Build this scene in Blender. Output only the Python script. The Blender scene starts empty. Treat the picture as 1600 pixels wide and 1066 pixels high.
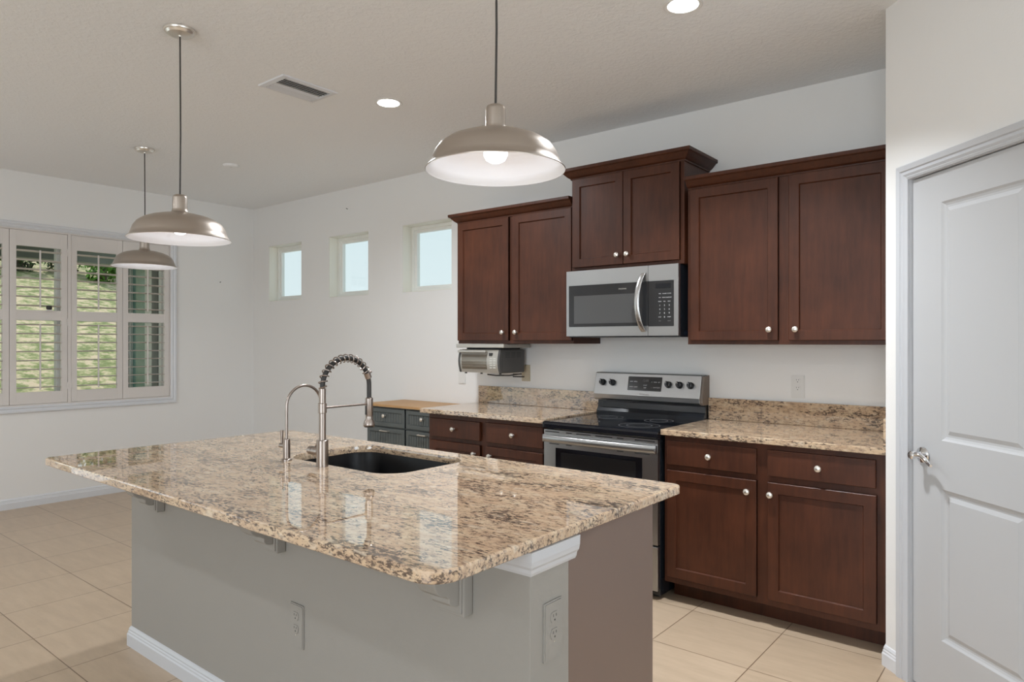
import bpy, bmesh, math, random
from mathutils import Vector, Matrix

random.seed(7)
SC = bpy.context.scene
COL = SC.collection
PI = math.pi

# ------------------------------------------------------------------ camera
CAMX, CAMY, CAMZ = 6.76, -3.98, 1.375
F_PX = 1072.6
YAW = math.atan((1665 - 800) / F_PX)
cam_data = bpy.data.cameras.new('camera')
cam = bpy.data.objects.new('camera', cam_data)
COL.objects.link(cam)
cam_data.sensor_width = 36.0
cam_data.lens = 36.0 * F_PX / 1600.0
cam_data.shift_y = (535.0 - 533.0) / 1600.0
cam_data.clip_start = 0.02
cam.location = (CAMX, CAMY, CAMZ)
cam.rotation_euler = (PI / 2, 0, YAW)
SC.camera = cam

# ------------------------------------------------------------------ colour management
SC.view_settings.view_transform = 'Standard'
SC.view_settings.look = 'None'
SC.view_settings.exposure = 0.5
SC.view_settings.gamma = 1.0
SC.view_settings.use_curve_mapping = False
SC.cycles.max_bounces = 10
SC.cycles.diffuse_bounces = 6
SC.cycles.sample_clamp_indirect = 8.0
SC.cycles.caustics_reflective = False
SC.cycles.caustics_refractive = False


def srgb(r, g, b):
    def f(c):
        c /= 255.0
        return c / 12.92 if c <= 0.04045 else ((c + 0.055) / 1.055) ** 2.4
    return (f(r), f(g), f(b), 1.0)


# ------------------------------------------------------------------ world and daylight
world = bpy.data.worlds.new('overcast_sky')
SC.world = world
world.use_nodes = True
wn = world.node_tree.nodes
wl = world.node_tree.links
bg = wn['Background']
wtc = wn.new('ShaderNodeTexCoord')
wsep = wn.new('ShaderNodeSeparateXYZ')
wramp = wn.new('ShaderNodeValToRGB')
wramp.color_ramp.elements[0].position = 0.0
wramp.color_ramp.elements[0].color = srgb(226, 239, 242)
wramp.color_ramp.elements[1].position = 0.6
wramp.color_ramp.elements[1].color = srgb(196, 219, 226)
wl.new(wtc.outputs['Generated'], wsep.inputs[0])
wl.new(wsep.outputs['Z'], wramp.inputs[0])
wl.new(wramp.outputs[0], bg.inputs['Color'])
bg.inputs['Strength'].default_value = 0.76

sun_d = bpy.data.lights.new('sun', 'SUN')
sun_d.energy = 2.3
sun_d.angle = 0.05
sun_d.color = (1.0, 0.96, 0.88)
sun = bpy.data.objects.new('sun', sun_d)
COL.objects.link(sun)
sun.rotation_euler = Vector((0.6, 0.0, -0.8)).to_track_quat('-Z', 'Y').to_euler()


def area(name, loc, target, sx, sy, power, color, shape='RECTANGLE', spread=PI):
    d = bpy.data.lights.new(name, 'AREA')
    d.shape = shape
    d.size = sx
    d.size_y = sy
    d.energy = power
    d.color = color
    d.spread = spread
    o = bpy.data.objects.new(name, d)
    COL.objects.link(o)
    o.location = loc
    o.rotation_euler = (Vector(target) - Vector(loc)).to_track_quat('-Z', 'Y').to_euler()
    return o


DAY = (0.825, 0.93, 1.025)
WARM = (0.91, 0.955, 1.0)
# area light added in an unseen patio door to bring daylight from the left
area('daylight_patio_door', (0.05, -5.3, 1.2), (10, -5.3, 4.5), 2.8, 2.1, 14, DAY)
area('added_daylight_rear', (6.9, -8.45, 1.3), (6.4, 0, 5.6), 3.4, 2.1, 98, DAY)  # rear opening is unseen; area light added there to brighten the back wall
area('added_daylight_right', (10.45, -3.2, 1.5), (0, -3.2, 4.6), 2.2, 1.6, 42, DAY)  # unseen hall window added to light the left wall and island end
# downlights of the ceiling grid behind the camera
for dx in (1.77, 3.64, 5.51, 7.4):
    for dy in (-4.6, -6.6):
        area('ceiling_downlight', (dx, dy, 2.785), (dx, dy, 0), 0.13, 0.13, 10 if dx < 2 else 5, WARM, 'DISK')

# ------------------------------------------------------------------ materials
MATS = {}


def newmat(name):
    m = bpy.data.materials.new(name)
    m.use_nodes = True
    MATS[name] = m
    nt = m.node_tree
    return m, nt.nodes, nt.links, nt.nodes['Principled BSDF']


def simple(name, col, rough=0.5, metal=0.0, bump=0.0, bscale=80.0, coat=0.0, spec=0.5, var=0.0):
    m, n, l, b = newmat(name)
    b.inputs['Base Color'].default_value = col
    b.inputs['Roughness'].default_value = rough
    b.inputs['Metallic'].default_value = metal
    b.inputs['Specular IOR Level'].default_value = spec
    if coat:
        b.inputs['Coat Weight'].default_value = coat
        b.inputs['Coat Roughness'].default_value = 0.1
    tc = n.new('ShaderNodeTexCoord')
    nz = n.new('ShaderNodeTexNoise')
    nz.inputs['Scale'].default_value = bscale
    nz.inputs['Detail'].default_value = 4
    l.new(tc.outputs['Object'], nz.inputs['Vector'])
    if bump:
        bp = n.new('ShaderNodeBump')
        bp.inputs['Strength'].default_value = bump
        bp.inputs['Distance'].default_value = 0.004
        l.new(nz.outputs['Fac'], bp.inputs['Height'])
        l.new(bp.outputs[0], b.inputs['Normal'])
    if var:
        mx = n.new('ShaderNodeMixRGB')
        mx.blend_type = 'MIX'
        mx.inputs[1].default_value = tuple(c * (1 - var) for c in col[:3]) + (1,)
        mx.inputs[2].default_value = tuple(min(1, c * (1 + var)) for c in col[:3]) + (1,)
        l.new(nz.outputs['Fac'], mx.inputs[0])
        l.new(mx.outputs[0], b.inputs['Base Color'])
    return m


def emis(name, col, strength):
    m, n, l, b = newmat(name)
    b.inputs['Base Color'].default_value = (1, 1, 1, 1)
    b.inputs['Emission Color'].default_value = col
    b.inputs['Emission Strength'].default_value = strength
    return m


simple('wall_paint', (0.80, 0.79, 0.775, 1), 0.8, bump=0.12, bscale=140, spec=0.3)
simple('island_paint_shaded', (0.305, 0.288, 0.262, 1), 0.7, bump=0.08, bscale=140, spec=0.3)  # island shade put into a darker copy of the wall colour
simple('reveal_paint', (0.82, 0.80, 0.72, 1), 0.7)
simple('white_trim', (0.68, 0.69, 0.715, 1), 0.35)
simple('white_trim_shaded', (0.54, 0.55, 0.575, 1), 0.35)  # darker copy of the white trim, shade put into its colour
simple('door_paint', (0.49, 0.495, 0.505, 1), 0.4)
simple('shutter_paint', (0.70, 0.66, 0.63, 1), 0.4)
simple('vinyl', (0.80, 0.80, 0.76, 1), 0.4)
simple('white_plastic', (0.72, 0.71, 0.69, 1), 0.35)
simple('button_grey', srgb(196, 194, 188), 0.5)
simple('slot_dark', (0.03, 0.03, 0.03, 1), 0.6)
simple('satin_nickel', (0.47, 0.415, 0.365, 1), 0.36, 1.0)
simple('knob_nickel', (0.80, 0.76, 0.70, 1), 0.3, 0.9)
simple('chrome', (0.85, 0.85, 0.86, 1), 0.06, 1.0)
simple('faucet_steel', (0.37, 0.315, 0.28, 1), 0.3, 1.0)
simple('black_rubber', (0.025, 0.022, 0.02, 1), 0.5)
simple('cord_black', (0.03, 0.025, 0.022, 1), 0.6)
simple('shade_white', (0.84, 0.85, 0.88, 1), 0.25)
simple('black_glass', (0.008, 0.009, 0.012, 1), 0.05, spec=0.6)
simple('black_enamel', (0.012, 0.014, 0.018, 1), 0.22)
simple('oven_window', (0.02, 0.02, 0.021, 1), 0.12)
simple('microwave_window', (0.075, 0.075, 0.075, 1), 0.16)
simple('microwave_glass', (0.022, 0.022, 0.023, 1), 0.12)
simple('ink_white', (0.65, 0.65, 0.65, 1), 0.5)
simple('ink_grey', (0.16, 0.16, 0.16, 1), 0.5)
simple('sink_composite', (0.004, 0.004, 0.005, 1), 0.3, spec=0.25)
simple('grey_cabinet', srgb(86, 91, 90), 0.5, var=0.1)
simple('toaster_dark', srgb(74, 73, 72), 0.45)
simple('toaster_silver', srgb(176, 172, 164), 0.35, 0.3)
simple('toaster_glass', srgb(120, 112, 100), 0.1, 0.3)
simple('beige_plate', srgb(190, 178, 155), 0.4, var=0.25, bscale=120)
simple('blue_plastic', srgb(48, 84, 130), 0.35)
simple('stucco', srgb(120, 128, 118), 0.9, bump=0.3, bscale=60)
simple('teal_glass', srgb(96, 140, 132), 0.1)
simple('soffit', srgb(126, 130, 118), 0.8)
simple('bark', srgb(90, 78, 62), 0.9, bump=0.5)
simple('concrete', srgb(150, 146, 138), 0.9, bump=0.3)
simple('unit_side', srgb(120, 108, 98), 0.5)
simple('burner_ring', (0.13, 0.13, 0.135, 1), 0.3)
emis('lamp_lens', (1.0, 0.97, 0.92, 1), 14.0)
emis('bulb_glow', (0.97, 0.97, 1.0, 1), 5.5)


def wood(name, c1, c2, rough, scale=(14, 14, 1.6), coat=0.25):
    m, n, l, b = newmat(name)
    tc = n.new('ShaderNodeTexCoord')
    mp = n.new('ShaderNodeMapping')
    mp.inputs['Scale'].default_value = scale
    n1 = n.new('ShaderNodeTexNoise')
    n1.inputs['Scale'].default_value = 3.0
    n1.inputs['Detail'].default_value = 8
    n1.inputs['Roughness'].default_value = 0.65
    n2 = n.new('ShaderNodeTexNoise')
    n2.inputs['Scale'].default_value = 4.0
    n2.inputs['Detail'].default_value = 3
    mixf = n.new('ShaderNodeMath')
    mixf.operation = 'MULTIPLY_ADD'
    mixf.inputs[1].default_value = 0.5
    mul = n.new('ShaderNodeMath')
    mul.operation = 'MULTIPLY'
    mul.inputs[1].default_value = 0.5
    cr = n.new('ShaderNodeValToRGB')
    cr.color_ramp.elements[0].position = 0.3
    cr.color_ramp.elements[0].color = c1
    cr.color_ramp.elements[1].position = 0.72
    cr.color_ramp.elements[1].color = c2
    l.new(tc.outputs['Object'], mp.inputs['Vector'])
    l.new(mp.outputs[0], n1.inputs['Vector'])
    l.new(tc.outputs['Object'], n2.inputs['Vector'])
    l.new(n2.outputs['Fac'], mul.inputs[0])
    l.new(n1.outputs['Fac'], mixf.inputs[0])
    l.new(mul.outputs[0], mixf.inputs[2])
    l.new(mixf.outputs[0], cr.inputs[0])
    l.new(cr.outputs[0], b.inputs['Base Color'])
    b.inputs['Roughness'].default_value = rough
    b.inputs['Coat Weight'].default_value = coat
    b.inputs['Coat Roughness'].default_value = 0.28
    b.inputs['Specular IOR Level'].default_value = 0.28
    bp = n.new('ShaderNodeBump')
    bp.inputs['Strength'].default_value = 0.05
    bp.inputs['Distance'].default_value = 0.002
    l.new(n1.outputs['Fac'], bp.inputs['Height'])
    l.new(bp.outputs[0], b.inputs['Normal'])
    return m


wood('cherry', (0.034, 0.0098, 0.0042, 1), (0.094, 0.0285, 0.0122, 1), 0.46, coat=0.13)
wood('butcher_block', srgb(170, 130, 88), srgb(196, 156, 110), 0.5, (1.5, 20, 20), 0.1)
simple('cabinet_side_laminate', (0.178, 0.126, 0.103, 1), 0.42, var=0.06, bscale=3)


def granite():
    m, n, l, b = newmat('granite')
    tc = n.new('ShaderNodeTexCoord')
    mp = n.new('ShaderNodeMapping')
    mp.inputs['Scale'].default_value = (0.62, 1.35, 1.35)
    mp.inputs['Rotation'].default_value = (0, 0, 0.12)
    l.new(tc.outputs['Object'], mp.inputs['Vector'])
    # soft clouding
    n0 = n.new('ShaderNodeTexNoise')
    n0.inputs['Scale'].default_value = 16
    n0.inputs['Detail'].default_value = 5
    n0.inputs['Roughness'].default_value = 0.7
    l.new(mp.outputs[0], n0.inputs['Vector'])
    r0 = n.new('ShaderNodeValToRGB')
    e = r0.color_ramp.elements
    e[0].position = 0.30
    e[0].color = srgb(178, 150, 122)
    e[1].position = 0.68
    e[1].color = srgb(209, 188, 159)
    x = e.new(0.48)
    x.color = srgb(198, 171, 142)
    l.new(n0.outputs['Fac'], r0.inputs[0])
    # grey-brown flecks
    n1 = n.new('ShaderNodeTexNoise')
    n1.inputs['Scale'].default_value = 58
    n1.inputs['Detail'].default_value = 6
    n1.inputs['Roughness'].default_value = 0.75
    n1.inputs['Distortion'].default_value = 0.2
    l.new(mp.outputs[0], n1.inputs['Vector'])
    r1 = n.new('ShaderNodeValToRGB')
    r1.color_ramp.elements[0].position = 0.50
    r1.color_ramp.elements[0].color = (0, 0, 0, 1)
    r1.color_ramp.elements[1].position = 0.60
    r1.color_ramp.elements[1].color = (1, 1, 1, 1)
    l.new(n1.outputs['Fac'], r1.inputs[0])
    m1 = n.new('ShaderNodeMixRGB')
    m1.inputs[2].default_value = srgb(132, 110, 96)
    f1 = n.new('ShaderNodeMath')
    f1.operation = 'MULTIPLY'
    f1.inputs[1].default_value = 0.75
    l.new(r1.outputs[0], f1.inputs[0])
    l.new(f1.outputs[0], m1.inputs[0])
    l.new(r0.outputs[0], m1.inputs[1])
    # dark mineral specks, gathered in drifts
    n2 = n.new('ShaderNodeTexNoise')
    n2.inputs['Scale'].default_value = 80
    n2.inputs['Detail'].default_value = 5
    n2.inputs['Roughness'].default_value = 0.68
    n2.inputs['Distortion'].default_value = 0.25
    n3 = n.new('ShaderNodeTexNoise')
    n3.inputs['Scale'].default_value = 7
    n3.inputs['Detail'].default_value = 3
    mp2 = n.new('ShaderNodeMapping')
    mp2.inputs['Location'].default_value = (3.1, 1.7, 0.4)
    mp2.inputs['Scale'].default_value = (0.6, 1.4, 1.4)
    l.new(tc.outputs['Object'], mp2.inputs['Vector'])
    l.new(mp2.outputs[0], n2.inputs['Vector'])
    l.new(mp2.outputs[0], n3.inputs['Vector'])
    ad = n.new('ShaderNodeMath')
    ad.operation = 'MULTIPLY_ADD'
    ad.inputs[1].default_value = 0.45
    l.new(n3.outputs['Fac'], ad.inputs[0])
    l.new(n2.outputs['Fac'], ad.inputs[2])
    r2 = n.new('ShaderNodeValToRGB')
    r2.color_ramp.elements[0].position = 0.765
    r2.color_ramp.elements[0].color = (0, 0, 0, 1)
    r2.color_ramp.elements[1].position = 0.82
    r2.color_ramp.elements[1].color = (1, 1, 1, 1)
    l.new(ad.outputs[0], r2.inputs[0])
    m2 = n.new('ShaderNodeMixRGB')
    m2.inputs[2].default_value = srgb(62, 52, 50)
    f2 = n.new('ShaderNodeMath')
    f2.operation = 'MULTIPLY'
    f2.inputs[1].default_value = 0.85
    l.new(r2.outputs[0], f2.inputs[0])
    l.new(f2.outputs[0], m2.inputs[0])
    l.new(m1.outputs[0], m2.inputs[1])
    # pale quartz
    n4 = n.new('ShaderNodeTexNoise')
    n4.inputs['Scale'].default_value = 30
    n4.inputs['Detail'].default_value = 5
    mp4 = n.new('ShaderNodeMapping')
    mp4.inputs['Location'].default_value = (9.1, 4.7, 2.4)
    mp4.inputs['Scale'].default_value = (0.6, 1.4, 1.4)
    l.new(tc.outputs['Object'], mp4.inputs['Vector'])
    l.new(mp4.outputs[0], n4.inputs['Vector'])
    r4 = n.new('ShaderNodeValToRGB')
    r4.color_ramp.elements[0].position = 0.58
    r4.color_ramp.elements[0].color = (0, 0, 0, 1)
    r4.color_ramp.elements[1].position = 0.68
    r4.color_ramp.elements[1].color = (0.6, 0.6, 0.6, 1)
    l.new(n4.outputs['Fac'], r4.inputs[0])
    m4 = n.new('ShaderNodeMixRGB')
    m4.inputs[2].default_value = srgb(212, 196, 174)
    l.new(r4.outputs[0], m4.inputs[0])
    l.new(m2.outputs[0], m4.inputs[1])
    l.new(m4.outputs[0], b.inputs['Base Color'])
    b.inputs['Roughness'].default_value = 0.022
    b.inputs['Specular IOR Level'].default_value = 0.85
    b.inputs['Coat Weight'].default_value = 0.18
    b.inputs['Coat Roughness'].default_value = 0.015


granite()


def steel(name, col, rough, axis):
    m, n, l, b = newmat(name)
    tc = n.new('ShaderNodeTexCoord')
    mp = n.new('ShaderNodeMapping')
    mp.inputs['Scale'].default_value = axis
    nz = n.new('ShaderNodeTexNoise')
    nz.inputs['Scale'].default_value = 10
    nz.inputs['Detail'].default_value = 3
    l.new(tc.outputs['Object'], mp.inputs['Vector'])
    l.new(mp.outputs[0], nz.inputs['Vector'])
    mr = n.new('ShaderNodeMapRange')
    mr.inputs['To Min'].default_value = rough * 0.8
    mr.inputs['To Max'].default_value = rough * 1.2
    l.new(nz.outputs['Fac'], mr.inputs['Value'])
    l.new(mr.outputs[0], b.inputs['Roughness'])
    bp = n.new('ShaderNodeBump')
    bp.inputs['Strength'].default_value = 0.03
    bp.inputs['Distance'].default_value = 0.001
    l.new(nz.outputs['Fac'], bp.inputs['Height'])
    l.new(bp.outputs[0], b.inputs['Normal'])
    b.inputs['Base Color'].default_value = col
    b.inputs['Metallic'].default_value = 1.0


steel('stainless', (0.42, 0.42, 0.42, 1), 0.33, (1, 60, 60))
steel('stainless_bright', (0.52, 0.52, 0.52, 1), 0.26, (1, 60, 60))


def tiles():
    m, n, l, b = newmat('floor_tile')
    P = 0.447
    tc = n.new('ShaderNodeTexCoord')
    mp = n.new('ShaderNodeMapping')
    mp.inputs['Location'].default_value = (-(5.272 - 12 * P), -(-2.002 - 14 * P), 0)
    l.new(tc.outputs['Object'], mp.inputs['Vector'])
    br = n.new('ShaderNodeTexBrick')
    br.offset = 0.0
    br.squash = 1.0
    br.inputs['Scale'].default_value = 1.0
    br.inputs['Brick Width'].default_value = P
    br.inputs['Row Height'].default_value = P
    br.inputs['Mortar Size'].default_value = 0.0022
    br.inputs['Mortar Smooth'].default_value = 0.1
    br.inputs['Color1'].default_value = srgb(196, 174, 149)
    br.inputs['Color2'].default_value = srgb(190, 168, 143)
    br.inputs['Mortar'].default_value = srgb(122, 100, 78)
    l.new(mp.outputs[0], br.inputs['Vector'])
    mp2 = n.new('ShaderNodeMapping')
    mp2.inputs['Scale'].default_value = (1.0, 5.0, 1)
    l.new(tc.outputs['Object'], mp2.inputs['Vector'])
    nz = n.new('ShaderNodeTexNoise')
    nz.inputs['Scale'].default_value = 4
    nz.inputs['Detail'].default_value = 9
    nz.inputs['Roughness'].default_value = 0.65
    l.new(mp2.outputs[0], nz.inputs['Vector'])
    cr = n.new('ShaderNodeValToRGB')
    cr.color_ramp.elements[0].position = 0.35
    cr.color_ramp.elements[0].color = (0.87, 0.86, 0.85, 1)
    cr.color_ramp.elements[1].position = 0.68
    cr.color_ramp.elements[1].color = (1, 1, 1, 1)
    l.new(nz.outputs['Fac'], cr.inputs[0])
    mx = n.new('ShaderNodeMixRGB')
    mx.blend_type = 'MULTIPLY'
    mx.inputs[0].default_value = 1.0
    l.new(br.outputs['Color'], mx.inputs[1])
    l.new(cr.outputs[0], mx.inputs[2])
    l.new(mx.outputs[0], b.inputs['Base Color'])
    b.inputs['Roughness'].default_value = 0.32
    bp = n.new('ShaderNodeBump')
    bp.invert = True
    bp.inputs['Strength'].default_value = 0.4
    bp.inputs['Distance'].default_value = 0.002
    l.new(br.outputs['Fac'], bp.inputs['Height'])
    l.new(bp.outputs[0], b.inputs['Normal'])


tiles()


def ceiling_mat():
    m, n, l, b = newmat('ceiling_texture')
    b.inputs['Base Color'].default_value = (0.84, 0.85, 0.86, 1)
    b.inputs['Roughness'].default_value = 0.9
    tc = n.new('ShaderNodeTexCoord')
    nz = n.new('ShaderNodeTexNoise')
    nz.inputs['Scale'].default_value = 45
    nz.inputs['Detail'].default_value = 3
    nz.inputs['Distortion'].default_value = 0.5
    cr = n.new('ShaderNodeValToRGB')
    cr.color_ramp.elements[0].position = 0.45
    cr.color_ramp.elements[1].position = 0.58
    bp = n.new('ShaderNodeBump')
    bp.inputs['Strength'].default_value = 0.25
    bp.inputs['Distance'].default_value = 0.004
    l.new(tc.outputs['Object'], nz.inputs['Vector'])
    l.new(nz.outputs['Fac'], cr.inputs[0])
    l.new(cr.outputs[0], bp.inputs['Height'])
    l.new(bp.outputs[0], b.inputs['Normal'])


ceiling_mat()


def glass_mat(name, tint, gloss):
    m, n, l, b = newmat(name)
    out = n['Material Output']
    tr = n.new('ShaderNodeBsdfTransparent')
    tr.inputs['Color'].default_value = tint
    gl = n.new('ShaderNodeBsdfGlossy')
    gl.inputs['Roughness'].default_value = 0.02
    lw = n.new('ShaderNodeLayerWeight')
    lw.inputs['Blend'].default_value = 0.5
    pw_ = n.new('ShaderNodeMath')
    pw_.operation = 'POWER'
    pw_.inputs[1].default_value = 4.0
    fr = n.new('ShaderNodeMath')
    fr.operation = 'MULTIPLY_ADD'
    fr.inputs[1].default_value = gloss
    fr.inputs[2].default_value = 0.03
    l.new(lw.outputs['Facing'], pw_.inputs[0])
    l.new(pw_.outputs[0], fr.inputs[0])
    mx = n.new('ShaderNodeMixShader')
    l.new(fr.outputs[0], mx.inputs[0])
    l.new(tr.outputs[0], mx.inputs[1])
    l.new(gl.outputs[0], mx.inputs[2])
    l.new(mx.outputs[0], out.inputs['Surface'])
    n.remove(b)


glass_mat('window_glass', (0.97, 0.99, 0.99, 1), 0.35)


def grass_mat():
    m, n, l, b = newmat('grass')
    tc = n.new('ShaderNodeTexCoord')
    a = n.new('ShaderNodeTexNoise')
    a.inputs['Scale'].default_value = 4.5
    a.inputs['Detail'].default_value = 8
    a.inputs['Roughness'].default_value = 0.75
    cr = n.new('ShaderNodeValToRGB')
    e = cr.color_ramp.elements
    e[0].position = 0.43
    e[0].color = srgb(116, 124, 72)
    e[1].position = 0.57
    e[1].color = srgb(206, 182, 154)
    x = e.new(0.5)
    x.color = srgb(160, 158, 112)
    l.new(tc.outputs['Object'], a.inputs['Vector'])
    l.new(a.outputs['Fac'], cr.inputs[0])
    l.new(cr.outputs[0], b.inputs['Base Color'])
    b.inputs['Roughness'].default_value = 0.95
    for nm, c in (('leaf_dark', srgb(62, 92, 44)), ('leaf_light', srgb(110, 160, 62))):
        simple(nm, c, 0.7, var=0.4, bscale=4)


grass_mat()


# ------------------------------------------------------------------ mesh helpers
class MB:
    def __init__(self):
        self.bm = bmesh.new()

    def box(self, x0, x1, y0, y1, z0, z1, bev=0.0, seg=2):
        t = bmesh.new()
        bmesh.ops.create_cube(t, size=1.0)
        for v in t.verts:
            v.co = Vector(((x0 + x1) / 2 + v.co.x * (x1 - x0), (y0 + y1) / 2 + v.co.y * (y1 - y0),
                           (z0 + z1) / 2 + v.co.z * (z1 - z0)))
        if bev > 0:
            bmesh.ops.bevel(t, geom=t.edges[:], offset=bev, segments=seg, affect='EDGES', profile=0.5)
        self.add(t)
        return self

    def add(self, t, mat=None):
        if mat is not None:
            t.transform(mat)
        me = bpy.data.meshes.new('tmp')
        t.to_mesh(me)
        t.free()
        self.bm.from_mesh(me)
        bpy.data.meshes.remove(me)

    def lathe(self, prof, mat=None, seg=48, closed=False):
        """prof: list of (r, z); revolve about z"""
        t = bmesh.new()
        rings = []
        for r, z in prof:
            if r < 1e-6:
                rings.append([t.verts.new((0, 0, z))])
            else:
                rings.append([t.verts.new((r * math.cos(2 * PI * k / seg), r * math.sin(2 * PI * k / seg), z))
                              for k in range(seg)])
        pairs = list(zip(rings[:-1], rings[1:]))
        if closed:
            pairs.append((rings[-1], rings[0]))
        for a, b in pairs:
            for k in range(seg):
                k2 = (k + 1) % seg
                if len(a) == 1 and len(b) == 1:
                    continue
                if len(a) == 1:
                    t.faces.new((a[0], b[k2], b[k]))
                elif len(b) == 1:
                    t.faces.new((a[k], a[k2], b[0]))
                else:
                    t.faces.new((a[k], a[k2], b[k2], b[k]))
        bmesh.ops.recalc_face_normals(t, faces=t.faces[:])
        self.add(t, mat)
        return self

    def tube(self, pts, r, seg=12, cap=True, flat=None):
        """tube along 3D points, r scalar or list"""
        t = bmesh.new()
        P = [Vector(p) for p in pts]
        N = len(P)
        rs = r if isinstance(r, (list, tuple)) else [r] * N
        prev = None
        rings = []
        for i in range(N):
            d = (P[min(i + 1, N - 1)] - P[max(i - 1, 0)]).normalized()
            if prev is None:
                ref = Vector((0, 0, 1)) if abs(d.z) < 0.9 else Vector((1, 0, 0))
                u = d.cross(ref).normalized()
            else:
                u = (prev - d * prev.dot(d)).normalized()
            w = d.cross(u)
            prev = u
            rings.append([t.verts.new(P[i] + (u * math.cos(2 * PI * k / seg) + w * math.sin(2 * PI * k / seg)) * rs[i])
                          for k in range(seg)])
        for a, b in zip(rings[:-1], rings[1:]):
            for k in range(seg):
                t.faces.new((a[k], a[(k + 1) % seg], b[(k + 1) % seg], b[k]))
        if cap:
            t.faces.new(rings[0][::-1])
            t.faces.new(rings[-1])
        bmesh.ops.recalc_face_normals(t, faces=t.faces[:])
        self.add(t)
        return self

    def sweep(self, path, prof, fn, closed=False):
        """path: 2D points; prof: list (out, h) closed polygon; fn(u, v, h) -> 3D. out = left-hand side of travel."""
        t = bmesh.new()
        n = len(path)
        P = [Vector(p) for p in path]
        rings = []
        for i in range(n):
            if closed or 0 < i < n - 1:
                d0 = (P[i] - P[i - 1]).normalized()
                d1 = (P[(i + 1) % n] - P[i]).normalized()
            elif i == 0:
                d0 = d1 = (P[1] - P[0]).normalized()
            else:
                d0 = d1 = (P[-1] - P[-2]).normalized()
            n0 = Vector((-d0.y, d0.x))
            n1 = Vector((-d1.y, d1.x))
            mt = (n0 + n1)
            mt = mt / max(0.2, mt.dot(n0))
            rings.append([t.verts.new(fn(P[i].x + mt.x * o, P[i].y + mt.y * o, h)) for o, h in prof])
        m = len(prof)
        pr = list(zip(rings[:-1], rings[1:]))
        if closed:
            pr.append((rings[-1], rings[0]))
        for a, b in pr:
            for k in range(m):
                t.faces.new((a[k], a[(k + 1) % m], b[(k + 1) % m], b[k]))
        if not closed:
            t.faces.new(rings[0][::-1])
            t.faces.new(rings[-1])
        bmesh.ops.recalc_face_normals(t, faces=t.faces[:])
        self.add(t)
        return self

    def prism(self, poly, fn, h0, h1, bev=0.0):
        """poly 2D polygon extruded h0..h1 through fn(u,v,h)"""
        t = bmesh.new()
        a = [t.verts.new(fn(u, v, h0)) for u, v in poly]
        b = [t.verts.new(fn(u, v, h1)) for u, v in poly]
        n = len(poly)
        t.faces.new(a[::-1])
        t.faces.new(b)
        for k in range(n):
            t.faces.new((a[k], a[(k + 1) % n], b[(k + 1) % n], b[k]))
        bmesh.ops.recalc_face_normals(t, faces=t.faces[:])
        if bev:
            ed = [e for e in t.edges if len(e.link_faces) == 2 and e.calc_face_angle(0) > 0.9]
            bmesh.ops.bevel(t, geom=ed, offset=bev, segments=2, affect='EDGES', profile=0.5)
        self.add(t)
        return self

    def shaker(self, x0, x1, z0, z1, yb, th, rail=0.055, dep=0.009):
        """door facing -Y: back at y=yb, front at y=yb-th"""
        yf = yb - th
        self.box(x0, x1, yf + dep + 0.001, yb, z0, z1)
        b = 0.0025
        prof = [(0, 0), (0, -th + b), (b, -th), (rail - 0.004, -th), (rail, -th + dep * 0.9), (rail, 0)]
        self.sweep([(x0, z0), (x1, z0), (x1, z1), (x0, z1)], prof, lambda u, v, h: (u, yb + h, v), closed=True)
        return self

    def obj(self, name, mat, parent=None, smooth=None, loc=None):
        me = bpy.data.meshes.new(name)
        bm = self.bm
        if smooth is not None:
            for f in bm.faces:
                f.smooth = True
            for e in bm.edges:
                if len(e.link_faces) == 2 and e.calc_face_angle(0) > smooth:
                    e.smooth = False
        root = parent
        while root is not None and root.parent is not None:
            root = root.parent
        off = Vector(root.location) if root is not None else (Vector(loc) if loc else Vector((0, 0, 0)))
        if off.length:
            bm.transform(Matrix.Translation(-off))
        bm.to_mesh(me)
        bm.free()
        me.materials.append(MATS[mat])
        o = bpy.data.objects.new(name, me)
        COL.objects.link(o)
        if parent is not None:
            o.parent = parent
        elif loc:
            o.location = loc
        return o


SM = 0.6


def tag(o, label, cat, group=None):
    o['label'] = label
    o['category'] = cat
    if group:
        o['group'] = group
    return o


def thing(name, label, cat, loc, group=None):
    o = bpy.data.objects.new(name, None)
    o.empty_display_size = 0.1
    COL.objects.link(o)
    o.location = loc
    return tag(o, label, cat, group)


def struct(o, label=None):
    o['kind'] = 'structure'
    if label:
        o['label'] = label
    return o


def struct_empty(name, loc=(0, 0, 0)):
    o = bpy.data.objects.new(name, None)
    COL.objects.link(o)
    o.location = loc
    o['kind'] = 'structure'
    return o


def rot_to(axis):
    return Vector((0, 0, 1)).rotation_difference(Vector(axis).normalized()).to_matrix().to_4x4()


def at(loc, axis=(0, 0, 1)):
    return Matrix.Translation(Vector(loc)) @ rot_to(axis)


def rrect(x0, x1, y0, y1, r, seg=8):
    rs = r if isinstance(r, (list, tuple)) else [r] * 4
    pts = []
    for (cx, cy, a0), rr in zip(((x1, y1, 0), (x0, y1, 90), (x0, y0, 180), (x1, y0, 270)), rs):
        sx = -1 if cx == x1 else 1
        sy = -1 if cy == y1 else 1
        if rr < 1e-6:
            pts.append((cx, cy))
            continue
        for k in range(seg + 1):
            a = math.radians(a0 + 90 * k / seg)
            pts.append((cx + sx * rr + rr * math.cos(a), cy + sy * rr + rr * math.sin(a)))
    return pts


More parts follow.
